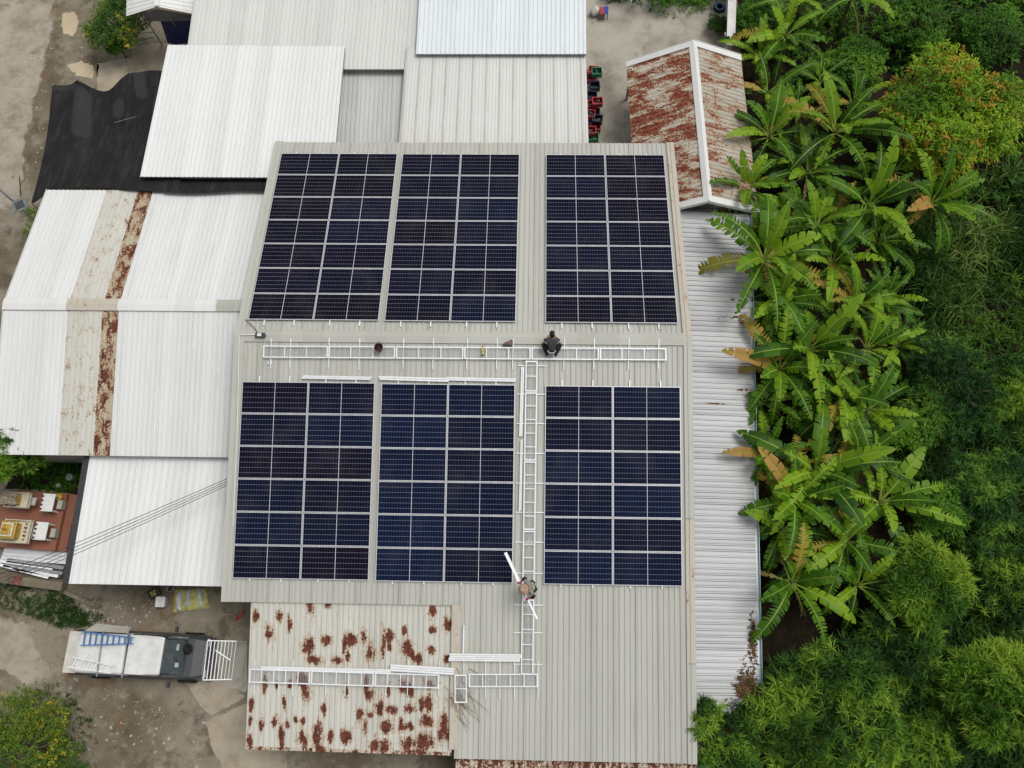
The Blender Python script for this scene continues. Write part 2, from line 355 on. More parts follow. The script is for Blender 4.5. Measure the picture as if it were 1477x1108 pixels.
# ------------------------------------------------------------------ roofs
TRAP=[(0,0,.15),(.30,0,.55),(.36,.15,1),(.43,1,.15),(.57,1,.0),(.64,.15,1.0),(.70,0,.35)]  # across, height, darkening (dirt and painted shade at the rib feet)
def corr(mb,A,B,C_,D,pitch=.19,h=.026,nv=3,prof=TRAP,matfn=None,rust=None,dirt_shade_fn=None):
    """ribbed sheet: ribs run from the A-B edge to the D-C edge"""
    A,B,C_,D=map(Vector,(A,B,C_,D)); n=((B-A).cross(D-A)).normalized()
    if n.z<0: n=-n
    W=(B-A).length; N=max(1,round(W/pitch))
    vs=[];dirt=[];rs=[];cols=[]
    for k in range(N):
        ks=.55+.9*((k*2654435761 % 97)/97)
        for (t,hh,dd) in prof:
            cols.append(((k+t)/N,hh*h,min(1.3,dd*(ks if dirt_shade_fn is None else dirt_shade_fn(k)))))
    cols.append((1,0,.15))
    for (s,hh,dd) in cols:
        a=A.lerp(B,s); d=D.lerp(C_,s)
        for j in range(nv+1):
            t=j/nv; p=a.lerp(d,t); vs.append(p+n*hh); dirt.append(dd); rs.append(rust(s,t) if rust else 0)
    m=nv+1; base=len(mb.v); fs=[]; ms=[]
    for i in range(len(cols)-1):
        for j in range(nv):
            fs.append((i*m+j,i*m+j+1,(i+1)*m+j+1,(i+1)*m+j)); ms.append(matfn(cols[i][0]) if matfn else 0)
    # make faces look up
    v0,v1,v2=vs[fs[0][0]],vs[fs[0][1]],vs[fs[0][2]]
    if (v1-v0).cross(v2-v0).z<0: fs=[tuple(reversed(f)) for f in fs]
    mb.add(vs,fs,0,dirt=dirt,rust=rs); mb.m[-len(fs):]=ms  # dirt attribute also carries the shade painted along each rib
    return mb
def strip(mb,a,b,wd,drop=.0,th=.012,up=(0,0,1),mat=0): mb.bar(a,b,wd,th,up,mat)
def walls(parent,poly,h,mat=None,th=.15,name='wall'):
    for i in range(len(poly)):
        a=Vector((*poly[i],0)); b=Vector((*poly[(i+1)%len(poly)],0)); mb=MB()
        d=(b-a).normalized()*(th/2)
        z0=h[i] if isinstance(h,(list,tuple)) else h; z1=h[(i+1)%len(poly)] if isinstance(h,(list,tuple)) else h
        nrm=Vector((-d.y,d.x,0)); a2=a+d; b2=b-d; a2,b2=(a+d*1.02),(b+d*.98)
        vs=[a2-nrm,b2-nrm,b2+nrm,a2+nrm]; tp=[Vector((v.x,v.y,z)) for v,z in zip(vs,(z0,z1,z1,z0))]
        mb.add(vs+tp,[(3,2,1,0),(4,5,6,7),(0,1,5,4),(1,2,6,5),(2,3,7,6),(3,0,4,7)])
        mb.build(name,mat or M['wall'],parent,recalc=True)
XL,XR,YE,YB=-10.80,5.60,9.24,-14.22
XA=-2.58
def rp(x,y,h=0): s=1 if y>=0 else -1; return Vector((x,y+s*sin(SLOPE)*h,roof_z(y)+cos(SLOPE)*h))
seam=lambda k:(1.7 if k%4==0 else .62)*(.6+.8*((k*7919)%13)/13)
main=thing('warehouse','large grey ribbed metal warehouse roof carrying the solar panels and walkways','building',(-2.6,0,0))
mb=MB(); corr(mb,rp(XL,0.001),rp(XR,0.001),rp(XR,YE),rp(XL,YE),nv=4,dirt_shade_fn=seam); mb.build('roof_sheet',M['main_roof'],main)
mb=MB(); corr(mb,rp(XL,-.001),rp(XA,-.001),rp(XA,-9.24),rp(XL,-9.24),nv=4,dirt_shade_fn=seam); corr(mb,rp(XA,-.001),rp(XR,-.001),rp(XR,YB),rp(XA,YB),nv=5,dirt_shade_fn=seam); mb.build('roof_sheet',M['main_roof'],main)
mb=MB()
for s in (1,-1):
    for (yy,hh) in ((.17,.04),):
        q=[rp(XL-.02,s*.0,.075),rp(XR+.02,s*.0,.075),rp(XR+.02,s*.21,.055),rp(XL-.02,s*.21,.055)]
        q[0].y=q[1].y=0; mb.add(q,[(0,1,2,3) if s<0 else (3,2,1,0)])
        mb.bar(rp(XL-.02,s*.205,.048),rp(XR+.02,s*.205,.048),.03,.035)
mb.build('ridge_cap',M['trim_grey'],main)
def verge(x,y0,y1,mat,wd=.34):
    mb=MB(); mb.bar(rp(x,y0,.05),rp(x,y1,.05),wd,.02,(0,0,1)); mb.bar(rp(x,y0,.07),rp(x,y1,.07),.035,.03)
    sg=1 if x>0 else -1
    mb.bar(rp(x+sg*wd/2,y0,-.05),rp(x+sg*wd/2,y1,-.05),.015,.2); return mb.build('verge_flashing',mat,main)
verge(XL+.16,.03,YE,M['trim_grey']); verge(XL+.16,-.03,-9.24,M['trim_grey'])
verge(XR-.14,.03,YE,M['trim_rust'],.3); verge(XR-.14,-.03,-6.2,M['trim_grey'],.3); verge(XR-.14,-6.22,-11.0,M['trim_rust'],.3); verge(XR-.14,-11.02,YB,M['trim_grey'],.3)
walls(main,[(XL+.5,YE-.5),(XL+.5,-8.8),(XA+.35,-8.8),(XA+.35,YB+.5),(XR-.5,YB+.5),(XR-.5,YE-.5)],[3.7,3.7,3.7,2.75,2.75,3.7])

# rusting strip of roof below the bottom eave
low=thing('low_roof','rust streaked low metal roof below the bottom eave of the warehouse','building',(1.5,-15,0))
mb=MB(); corr(mb,Vector((XA+.05,-14.1,2.74)),Vector((XR+.05,-14.1,2.74)),Vector((XR+.05,-17.5,2.35)),Vector((XA+.05,-17.5,2.35)),rust=lambda s,t:.75-1.2*t); mb.build('roof_sheet',M['annex'],low)
walls(low,[(XA+.4,-14.6),(XA+.4,-17.2),(XR-.3,-17.2),(XR-.3,-14.6)],2.2)

# rust spotted annex
RUSTB=[(447,884,6,9),(472,881,5,5),(402,899,5,7),(369,898,5,6),(388,922,7,9),(444,939,9,11),(417,908,4,9),(470,932,7,6),(497,938,4,12),(508,931,8,7),(501,951,5,9),(525,928,4,9),(534,949,8,9),(553,935,4,14),(561,924,6,8),(562,942,4,5),(583,918,4,6),(588,943,9,10),(593,949,6,7),(624,891,6,7),(646,910,6,7),(623,918,6,4),(621,945,7,5),(645,957,5,5),(452,958,12,5),(488,959,8,4),(382,991,4,11),(399,993,4,6),(437,988,9,10),(441,1004,6,12),(419,993,4,5),(498,1002,4,8),(528,995,4,12),(533,1006,7,6),(560,999,4,9),(580,995,5,8),(590,998,7,8),(619,992,9,5),(362,1020,4,8),(410,1018,3,8),(467,1026,4,8),(519,1033,6,7),(534,1034,5,3),(547,1025,6,8),(563,1026,9,5),(590,1026,10,5),(609,1018,6,9),(617,1017,9,8),(361,1043,3,6),(377,1047,5,7),(396,1043,5,6),(415,1047,4,5),(427,1041,4,4),(437,1042,4,4),(406,1064,4,12),(436,1066,8,9),(458,1070,7,20),(476,1064,4,7),(499,1063,8,9),(526,1050,4,12),(559,1050,11,8),(578,1049,5,8),(590,1050,7,5),(616,1043,12,6),(590,1073,12,8),(612,1071,14,11),(540,1076,9,8),(556,1078,8,9),(636,1063,5,8),(645,1064,4,5),(361,1070,4,7),(512,1087,12,4),(465,1083,10,5),(600,1085,20,4),(640,1050,7,16),(604,958,6,6)]
ann=thing('rust_spotted_annex','rust spotted cream lean-to roof at the warehouse bottom left','building',(-6.8,-12,0))
aA,aB=on_roof(362,868,-.10,False),on_roof(658,872,-.10,False); aD,aC=on_roof(354,1081,-.10,False),on_roof(655,1090,-.10,False)
aB.x=XA-.10; aC.x=XA-.10
PB=[(on_roof(x,y,-.10,False),rx*.024,ry*.029) for x,y,rx,ry in RUSTB]
def annex_rust(s,t):
    p=aA.lerp(aB,s).lerp(aD.lerp(aC,s),t); best=0
    for q,rx,ry in PB:
        d=((p.x-q.x)/rx)**2+((p.y-q.y)/ry)**2
        if d<4: best=max(best,1.05*math.exp(-d*.75))
    if t>.975: best=max(best,.55)
    if s<.012: best=max(best,.2)
    return best
mb=MB(); corr(mb,aA+Vector((0,.25,.048)),aB+Vector((0,.25,.048)),aC,aD,nv=110,rust=annex_rust); mb.build('roof_sheet',M['annex'],ann)
mb=MB(); mb.bar(rp(XA-.02,-9.2,.045),rp(XA-.02,YB+.3,.045),.30,.02); mb.bar(rp(XA-.17,-9.2,-.02),rp(XA-.17,YB+.3,-.02),.012,.12); mb.build('side_flashing',M['trim_rust'],ann)
walls(ann,[(aA.x+.4,-9.4),(aD.x+.4,aD.y+.5),(XA-.4,aC.y+.5),(XA-.4,-9.4)],[3.45,2.75,2.75,3.45])

# left gable building
gz=4.5
gR0,gR1=at(6,438,gz),at(343,442,gz); gy=(gR0.y+gR1.y)/2; gx0=gR0.x; gx1=XL+.25
GE,GD=5.62,1.155
gab=thing('gable_building','white gabled building with two rust stained sheet strips, left of the warehouse','building',((gx0+gx1)/2,gy,0))
def gpx(px): return at(px,438,gz).x
b0,b1,b2=gpx(97),gpx(147),gpx(171)
def gm(s):
    x=gx0+(gx1-gx0)*s
    return 0 if x<b0 or x>b2 else (1 if x<b1 else 2)
gm3=[M['gable_white'],M['gable_cream'],M['gable_rust']]
for s in (1,-1):
    mb=MB(); corr(mb,Vector((gx0,gy+s*.002,gz)),Vector((gx1,gy+s*.002,gz)),Vector((gx1,gy+s*GE,gz-GD)),Vector((gx0,gy+s*GE,gz-GD)),nv=4,matfn=gm); mb.build('roof_sheet',gm3,gab)
mb=MB()
for (xa,xb,mi) in ((gx0-.02,b0,0),(b0,b2,1),(b2,gpx(313),0),(gpx(313),gx1,2)):
    for s in (1,-1):
        q=[Vector((xa,gy,gz+.075)),Vector((xb,gy,gz+.075)),Vector((xb,gy+s*.24,gz+.03)),Vector((xa,gy+s*.24,gz+.03))]
        mb.add(q,[(0,1,2,3) if s<0 else (3,2,1,0)],mi)
mb.build('ridge_cap',[M['trim_white'],M['trim_rust'],M['trim_grey']],gab)
mb=MB(); 
for s in (1,-1): mb.bar((gx0-.01,gy,gz-.04),(gx0-.01,gy+s*GE,gz-GD-.04),.012,.2)
mb.build('barge_board',M['trim_white'],gab)
walls(gab,[(gx0+.4,gy+GE-.5),(gx0+.4,gy-GE+.5),(gx1-.1,gy-GE+.5),(gx1-.1,gy+GE-.5)],gz-GD-.1)
for s in (1,-1): MB().bar((gx0+.2,gy+s*(GE-.25),gz-GD-.09),(gx1-.2,gy+s*(GE-.25),gz-GD-.09),.06,.1).build('eave_purlin',M['steel_dark'],gab)

# mono-pitch white roof below it
wA,wB=at(131,650,3.02),at(340,650,3.02); wD,wC=at(99,842,2.62),at(322,846,2.62)
wB.x=XL+.25; wC.x=XL+.12
wht=thing('white_roof_shed','clean white ribbed single slope roof under the power cables','building',((wA.x+wB.x)/2,(wA.y+wD.y)/2,0))
mb=MB(); corr(mb,wA,wB,wC,wD,pitch=.25,h=.03); mb.build('roof_sheet',M['white_roof'],wht)
mb=MB(); mb.bar(wA+Vector((-.12,0,-.02)),wD+Vector((-.12,0,-.02)),.24,.05); mb.build('side_gutter',M['steel_dark'],wht)
walls(wht,[(wA.x+.3,wA.y-.2),(wD.x+.5,wD.y+.6),(wC.x-.2,wC.y+.6),(wB.x-.2,wB.y-.2)],2.45)
mb=MB(); mb.bar(wD+Vector((.1,.05,-.08)),wC+Vector((-.1,.05,-.08)),.06,.1); mb.build('eave_purlin',M['steel_dark'],wht)

# roofs behind the warehouse
def flat_roof(name,label,A,B,C_,D,mat,wallh,pitch=.19,h=.026,dirt_shade_fn=None,prof=TRAP,fascia=None):
    c=(A+B+C_+D)/4; t=thing(name,label,'building',(c.x,c.y,0)); mb=MB(); corr(mb,A,B,C_,D,pitch=pitch,h=h,dirt_shade_fn=dirt_shade_fn,prof=prof); mb.build('roof_sheet',mat,t,solid=.012)
    walls(t,[tuple((p+(c-p)*.07).xy) for p in (A,D,C_,B)],wallh)
    mb=MB(); mb.bar(A.lerp(D,.01)+Vector((0,0,-.06)),D+Vector((0,0,-.06)),.04,.08); mb.bar(B.lerp(C_,.01)+Vector((0,0,-.06)),C_+Vector((0,0,-.06)),.04,.08); mb.bar(D+Vector((0,.04,-.06)),C_+Vector((0,.04,-.06)),.04,.08)
    mb.build('roof_edge_beam',M['steel_grey'],t); return t
eA,eB,eD=at(242,65,3.72),at(497,67,3.72),at(202,255,3.72); eC=at(484.5,205,3.72); eC.y=eD.y-.02; 
flat_roof('white_flat_roof','bright white flat roof overhanging the black shade net',eA,eB,eC,eD,M['white_roof'],3.5)
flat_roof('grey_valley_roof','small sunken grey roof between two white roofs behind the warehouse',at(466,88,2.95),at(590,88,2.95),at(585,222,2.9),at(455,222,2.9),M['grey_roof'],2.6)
flat_roof('pale_rear_roof','dull white rear roof at the top edge, partly under the bright white roof',at(288,-60,3.5),at(612,-60,3.5),at(600,100,3.3),at(266,100,3.3),M['white_roof_old'],3.1,dirt_shade_fn=lambda k:.4 if k%3 else .9)
flat_roof('bluish_rear_roof','faintly bluish clean white roof at the top centre',at(608,-60,3.75),at(845,-60,3.75),at(845.5,78,3.62),at(600,78,3.62),M['blue_white_roof'],3.4,pitch=.2)
flat_roof('streaked_rear_roof','white roof with brown streaked seams directly behind the warehouse eave',at(586,68,3.42),at(844.5,68,3.42),at(849,222,3.3),at(574,222,3.3),M['stripe_roof'],3.0,pitch=.145,h=.016,dirt_shade_fn=lambda k:1.5 if k%4==0 else .22)

# side lean-to
LZ0,LZ1=2.72,2.40
lpts=[(1073,300),(1086,400),(1083,560),(1086,700),(1090,900),(1096,1066)]
lo_=[at(x,y,LZ1) for x,y in lpts]
lt=at(985,303,LZ0).y; lb=at(1010,1064,LZ0).y
o0=at(1078,330,LZ1); o1=at(1096,1064,LZ1); o0=Vector((at(1082,400,LZ1).x+.12,lt,LZ1)); o1=Vector((o1.x,lb,LZ1))
SIDEB=[(1059,432,6,2.2),(1070,444,9,2.5),(1060,457,9,2.2),(1073,465,8,4),(1076,452,4,2),(1070,562,5,2.5),(1078,562,3,3),(1032,583,24,1.3),(1088,905,3,22),(1086,1010,9,18),(1080,1045,14,8),(1085,985,6,6)]
SB=[(at(x,y,2.5),rx*.026,ry*.026) for x,y,rx,ry in SIDEB]
def side_rust(s,t):
    p=Vector((XR-.3,lt,LZ0)).lerp(Vector((XR-.3,lb,LZ0)),s).lerp(o0.lerp(o1,s),t); b=0
    for q,rx,ry in SB:
        d=((p.x-q.x)/rx)**2+((p.y-q.y)/ry)**2
        if d<5: b=max(b,1.85*math.exp(-d*.6))
    return b
side=thing('side_lean_to','long silver lean-to roof between the warehouse and the banana plants','building',(7,(lt+lb)/2,0))
mb=MB(); corr(mb,Vector((XR-.3,lt,LZ0)),Vector((XR-.3,lb,LZ0)),o1,o0,pitch=.215,h=.034,nv=30,rust=side_rust); mb.build('roof_sheet',M['side'],side)
mb=MB(); 
d=Vector((.06,0,-.02)); mb.bar(o0+d+Vector((0,0,-.06)),o1+d+Vector((0,0,-.06)),.12,.01); mb.bar(o0+Vector((.12,0,0)),o1+Vector((.12,0,0)),.012,.12); mb.bar(o0+Vector((0.0,0,-.05)),o1+Vector((0.0,0,-.05)),.012,.06); mb.build('gutter',M['gutter'],side)
for k in range(7):
    p=o0.lerp(o1,k/6*.98+.01); mb=MB(); mb.bar((p.x-.12,p.y,0),(p.x-.12,p.y,LZ1-.06),.08,.08,(1,0,0)); mb.build('post',M['steel_grey'],side)
lo2=thing('lower_lean_to','short grey lean-to roof under the feathery tree at the bottom','building',(6.8,lb-2,0))
mb=MB(); corr(mb,Vector((XR-.3,lb+.1,LZ0-.35)),Vector((XR-.3,lb-4,LZ0-.35)),Vector((o1.x-.1,lb-4,LZ1-.3)),Vector((o1.x-.1,lb+.1,LZ1-.3)),pitch=.215,h=.034,nv=3); mb.build('roof_sheet',M['side'],lo2)
for k in range(2):
    mb=MB(); mb.bar((o1.x-.25,lb-.4-3*k,0),(o1.x-.25,lb-.4-3*k,LZ1-.34),.08,.08,(1,0,0)); mb.build('post',M['steel_grey'],lo2)

# rusty gabled shed
sz=3.5
s0,s1=at(1000,60,sz),at(1022,288,sz); sdv=(s1-s0).normalized(); sn=Vector((-sdv.y,sdv.x,0)); 
if sn.x<0: sn=-sn
shed=thing('rusty_shed','rusty gabled shed roof with white ridge beside the banana plants','building',((s0+s1)/2).xy.to_3d())
WLs,WRs=2.75,2.28
l0,l1=s0-sn*WLs-Vector((0,0,1.28)),s1-sn*WLs-Vector((0,0,1.28)); r0,r1=s0+sn*WRs-Vector((0,0,1.06)),s1+sn*WRs-Vector((0,0,1.06))
mb=MB(); corr(mb,s0,s1,l1,l0,nv=4,pitch=.2); mb.build('roof_sheet',M['shed_l'],shed)
mb=MB(); corr(mb,s0,s1,r1,r0,nv=4,pitch=.2); mb.build('roof_sheet',M['shed_r'],shed)
mb=MB(); up=Vector((0,0,1))
for q,sg in ((l0-l1,-1),(r0-r1,1)):
    e0=(l0 if sg<0 else r0); k0=s0.lerp(e0,.07); k1=s1.lerp((l1 if sg<0 else r1),.07)
    vs=[s0+up*.07-sdv*.05,s1+up*.07+sdv*.05,k1+up*.05+sdv*.05,k0+up*.05-sdv*.05]
    mb.add(vs,[(0,1,2,3)])
mb.build('ridge_cap',M['trim_white'],shed,recalc=False,solid=.008)
for a,b in ((s0,l0),(s0,r0),(s1,l1),(s1,r1)):
    mb=MB(); off=sdv*(.10 if a is s0 else -.02); nm_=(b-a).cross(sdv); nm_.normalize(); nm_=nm_ if nm_.z>0 else -nm_
    mb.bar(a+nm_*.05+off,b+nm_*.05+off,.30,.014,nm_); mb.bar(a-sdv*(.05 if a is s0 else -.11)-up*.03+nm_*.03,b-sdv*(.05 if a is s0 else -.11)-up*.03+nm_*.03,.012,.18)
    mb.build('barge_flashing',M['trim_white'],shed)
mb=MB(); z_=-up*.12; 
mb.bar(s1+z_-sdv*.25,l1+z_-sdv*.25,.05,.06); mb.bar(s1+z_-sdv*.25,r1+z_-sdv*.25,.05,.06); q1,q2=l1+z_-sdv*.25,r1+z_-sdv*.25; q1.z=q2.z=min(q1.z,q2.z)+.25
mb.bar(q1,q2,.05,.06); mid=q1.lerp(q2,.5); mb.bar(mid,s1+z_-sdv*.25,.05,.05,(1,0,0)); mb.bar(mid,s1.lerp(l1,.5)+z_-sdv*.25,.04,.04); mb.bar(mid,s1.lerp(r1,.5)+z_-sdv*.25,.04,.04)
mb.build('truss',M['steel_grey'],shed)
for p in (l0,l1,r0,r1):
    mb=MB(); c=p.lerp((s0+s1)/2,.08); mb.bar((c.x,c.y,0),(c.x,c.y,p.z+.05),.1,.1,(1,0,0)); mb.build('post',M['steel_grey'],shed)

# ------------------------------------------------------------------ solar panels
PLN,PWD,GAP=2.372,1.132,.022
ORD=['first','second','third','fourth','fifth','sixth','seventh','eighth','ninth','tenth','eleventh','twelfth']
def make_panel():
    t=thing('solar_module','x','solar panel')
    mb=MB(); L,Wd,fw,th=PLN,PWD,.023,.035
    mb.box((0,Wd/2-fw/2,-th/2),(L,fw,th)); mb.box((0,-Wd/2+fw/2,-th/2),(L,fw,th)); mb.box((L/2-fw/2,0,-th/2),(fw,Wd-2*fw,th)); mb.box((-L/2+fw/2,0,-th/2),(fw,Wd-2*fw,th))
    mb.build('frame',M['frame'],t)
    mb=MB(); mb.box((0,0,-.012),(L-2*fw,Wd-2*fw,.012)); mb.build('glass',M['cells'],t)
    return t
proto=make_panel(); first=True
BL={'A':(-10.4271,.6301,1,7,'left'),'B':(-5.4450,.6200,1,7,'middle'),'C':(.3883,.6109,1,7,'right'),'D':(-10.4353,1.6853,-1,6,'left'),'E':(-5.4339,1.7036,-1,6,'middle'),'F':(.4057,1.7177,-1,6,'right')}
TONE={'A':.12,'B':.25,'C':.15,'D':.45,'E':.75,'F':.7}  # array tints put the coating's blue iridescent sheen into the cell colour
for b,(x0,s0_,sg,nr,pos_) in BL.items():
    for c in range(2):
        for r in range(nr):
            o=proto if first else copy_tree(proto); first=False
            s=s0_+PWD/2+r*(PWD+GAP); y=sg*s*cos(SLOPE)+sg*sin(SLOPE)*.12; z=ZR-s*sin(SLOPE)+cos(SLOPE)*.12
            o.location=(x0+PLN/2+c*(PLN+GAP),y,z); o.rotation_euler=(-sg*SLOPE,0,0)
            row=(nr-r) if sg>0 else r+1
            slope='upper' if sg>0 else 'lower'
            o['label']=f"dark solar panel in the {ORD[row-1]} row down, {'left' if c==0 else 'right'} column of the {slope} {pos_} array"
            o['group']='solar panels on the warehouse roof'; o['category']='solar panel'
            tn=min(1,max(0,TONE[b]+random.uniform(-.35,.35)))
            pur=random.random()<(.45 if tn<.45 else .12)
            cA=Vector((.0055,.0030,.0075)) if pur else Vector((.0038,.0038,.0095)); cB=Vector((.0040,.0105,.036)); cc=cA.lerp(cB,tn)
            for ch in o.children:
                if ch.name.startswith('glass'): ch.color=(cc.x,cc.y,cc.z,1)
# mounting rails under the arrays, poking out past the panels
rail=None
def rail_label(col,k,slope): return f"aluminium mounting rail under the {ORD[col]} panel column from left, {'left' if k==0 else 'right'} of its pair, {slope} slope"
for b,(x0,s0_,sg,nr,pos_) in BL.items():
    L=nr*(PWD+GAP)-GAP
    for c in range(2):
        for k,fr in enumerate((.25,.71)):
            x=x0+c*(PLN+GAP)+fr*PLN; a0,a1=s0_-.22,s0_+L+.10
            P=lambda s:Vector((x,sg*s*cos(SLOPE),ZR-s*sin(SLOPE)))+Vector((0,sg*sin(SLOPE),cos(SLOPE)))*.055
            mb=MB(); mb.bar(P(a0),P(a1),.045,.045); 
            tag(mb.build('mounting_rail',M['alu_white']),rail_label({'left':0,'middle':2,'right':4}[pos_]+c,k,'upper' if sg>0 else 'lower'),'rail','mounting rails under the panels')

# ------------------------------------------------------------------ walkways
def walkway(label,a,b,wd,bays,thick_start=True,group='walkway sections on the roof',rung=.03):
    """mesh walkway section between the centre points a and b, lying on the roof"""
    a=Vector(a); b=Vector(b); t=thing('walkway_section',label,'walkway',a.lerp(b,.5),group)
    d=(b-a).normalized(); L=(b-a).length; n=Vector((0,-sin(SLOPE),cos(SLOPE))); sdv_=d.cross(n).normalized(); n=sdv_.cross(d)
    mb=MB()
    for s in (-1,1): mb.bar(a+sdv_*s*wd/2,b+sdv_*s*wd/2,.040,.05,n)
    mb.build('side_rail',M['alu_white'],t)
    for i in range(bays+1):
        f=i/bays; f=min(max(f,.5*.045/L),1-.5*.045/L); p=a.lerp(b,f); mb=MB(); mb.bar(p-sdv_*(wd/2-.02),p+sdv_*(wd/2-.02),.045 if i in(0,bays) else rung,.035,n); mb.build('rung',M['alu_white'],t)
    mb=MB(); pit=.055
    nl=int(wd/pit)
    for i in range(1,nl): q=sdv_*(-wd/2+i*wd/nl); mb.bar(a+q+n*.004,b+q+n*.004,.006,.005,n)
    nc=int(L/pit)
    for i in range(1,nc): p=a.lerp(b,i/nc); mb.bar(p-sdv_*(wd/2-.02),p+sdv_*(wd/2-.02),.006,.005,n)
    mb.build('grating',M['wire'],t)
    return t
H=.13
yk=lambda x:507.3+(x-379)*(511.2-507.3)/(962-379)
xs=[379,473.5,570.5,669,766,864.5,962]
for i in range(6):
    a=on_roof(xs[i]+.6,yk(xs[i]),H,False); b=on_roof(xs[i+1]-.6,yk(xs[i+1]),H,False)
    walkway(f"white mesh walkway section along the ridge, {ORD[i]} from the left",a,b,.40,3)
xv=lambda y:766.8+(y-520)*(760.2-766.8)/(974-520)
ys=[520,565.5,665,765,864,974]
for i in range(5):
    a=on_roof(xv(ys[i]),ys[i]+.6,H,False); b=on_roof(xv(ys[i+1]),ys[i+1]-.6,H,False)
    walkway(f"white mesh walkway section running down slope between panel arrays, {ORD[i]} from the top",a,b,.385,2 if i==0 else 5)
# bottom crosswise sections
a=on_roof(676,981.5,H,False); b=on_roof(776,981.5,H,False); walkway('white mesh walkway section across the foot of the downslope walkway',a,b,.40,5)
a=on_roof(664.5,973,H+.03,False); b=on_roof(664.5,1014,H+.03,False); walkway('short white mesh walkway piece beside the rusty flashing',a,b,.38,2)
xb=[359,448,540,634]; ybm=lambda x:974.5+(x-359)*(983-974.5)/(634-359)
for i in range(3):
    a=on_roof(xb[i]+.6,ybm(xb[i]),H-.02,False); b=on_roof(xb[i+1]-.6,ybm(xb[i+1]),H-.02,False); walkway(f"white mesh walkway section on the rust spotted roof, {ORD[i]} from the left",a,b,.42,5)
# support rails under the walkways
def sup(label,a,b,group): 
    mb=MB(); mb.bar(a,b,.028,.04); tag(mb.build('support_rail',M['alu_white']),label,'rail',group)
for i,x in enumerate((391,419,474.5,518.5,582,625,674,717,740,814,857,907,950)):
    f=(x-766)/400*2; lab=f"thin white support rail across the ridge walkway, {ORD[i] if i<12 else 'last'} from the left"
    sup(lab,on_roof(x+.5,488,.075,False),on_roof(x-1,533-(1 if x<500 else 0),.075,False),'support rails under the ridge walkway')
for i,y in enumerate((527.5,568.7,611,654,697,739,782,826.8,872.6,912.6,958)):
    sup(f"thin white support rail across the downslope walkway, {ORD[i]} from the top",on_roof(xv(y)-20,y,.06,False),on_roof(xv(y)+21,y+.4,.06,False),'support rails under the downslope walkway')
for i,x in enumerate((669,700,721,742,776)):
    sup(f"thin white support rail across the bottom walkway, {ORD[i]} from the left",on_roof(x,953,.06,False),on_roof(x,1007,.06,False),'support rails under the bottom walkway')
for i,x in enumerate((367,402,422,470,498,557,588,633)):
    sup(f"thin white support rail on the rust spotted roof, {ORD[i]} from the left",on_roof(x+1,953,-.01,False),on_roof(x-.5,1003,-.01,False),'support rails on the rust spotted roof')
# loose aluminium rails
def loose(label,a,b,n,wd,h=.06,hz=.045):
    t=thing('rail_bundle',label,'rails',Vector(a).lerp(Vector(b),.5),'loose aluminium rails on the roof'); d=(Vector(b)-Vector(a)).normalized(); nn=Vector((0,-sin(SLOPE),cos(SLOPE))); s=d.cross(nn).normalized()
    for i in range(n):
        q=s*((i-(n-1)/2)*wd/n)+d*random.uniform(-.04,.04); mb=MB(); mb.bar(Vector(a)+q,Vector(b)+q,wd/n*.82,hz,nn); mb.bar(Vector(a)+q+nn*hz*.55,Vector(b)+q+nn*hz*.55,wd/n*.25,.012,nn); mb.build('rail',M['alu_white'],t)
    return t
R_=lambda x,y,h=.11:on_roof(x,y,h,False)
loose('loose white rails lying above the lower left panel array',R_(437,544),R_(536,546),2,.13)
loose('loose white rails lying above the left half of the lower middle array',R_(546,545.3),R_(646,548.3),2,.15)
loose('loose white rails lying above the right half of the lower middle array',R_(642,546.5),R_(743,548.5),2,.13)
loose('long loose white rail left of the downslope walkway, nearer the ridge',R_(754,530),R_(751,630),2,.12)
loose('long loose white rail left of the downslope walkway, lower piece',R_(752.5,634),R_(750,737),2,.09)
loose('bundle of white rails pointing at the foot of the downslope walkway',R_(648,948,.16),R_(751,949,.16),4,.26)
loose('bundle of white rails lying across the rust spotted roof by its walkway',R_(375,963.5,.1),R_(562,968,.1),2,.12)
loose('bundle of white rails resting at right on the rust spotted roof',R_(562,963,.1),R_(654,968.5,.1),3,.24)
loose('short upright white rail beside the rusty flashing',R_(669,901,.08),R_(668,944,.08),1,.06)

# ------------------------------------------------------------------ foliage
def np_mesh(name,V,Fq,mats,parent=None,attrs=None,mi=None,smooth=False,loc=None):
    """V (N,3), Fq (M,4) quads"""
    me=bpy.data.meshes.new(name); V=np.asarray(V,np.float32); Fq=np.asarray(Fq,np.int32)
    if loc is not None: V=V-np.array(loc,np.float32)
    me.vertices.add(len(V)); me.vertices.foreach_set('co',V.ravel())
    me.loops.add(Fq.size); me.loops.foreach_set('vertex_index',Fq.ravel())
    me.polygons.add(len(Fq)); me.polygons.foreach_set('loop_start',np.arange(0,Fq.size,4,dtype=np.int32))
    try: me.polygons.foreach_set('loop_total',np.full(len(Fq),4,np.int32))
    except Exception: pass
    if not isinstance(mats,(list,tuple)): mats=[mats]
    for m in mats: me.materials.append(m)
    if mi is not None: me.polygons.foreach_set('material_index',np.asarray(mi,np.int32))
    for k,a in (attrs or {}).items():
        at_=me.attributes.new(k,'FLOAT','POINT'); at_.data.foreach_set('value',np.asarray(a,np.float32))
    me.update(calc_edges=True); me.validate()
    o=bpy.data.objects.new(name,me); COL.objects.link(o)
    if parent: o.parent=parent
    return o
def nrm(a): return a/np.maximum(np.linalg.norm(a,axis=1,keepdims=True),1e-6)
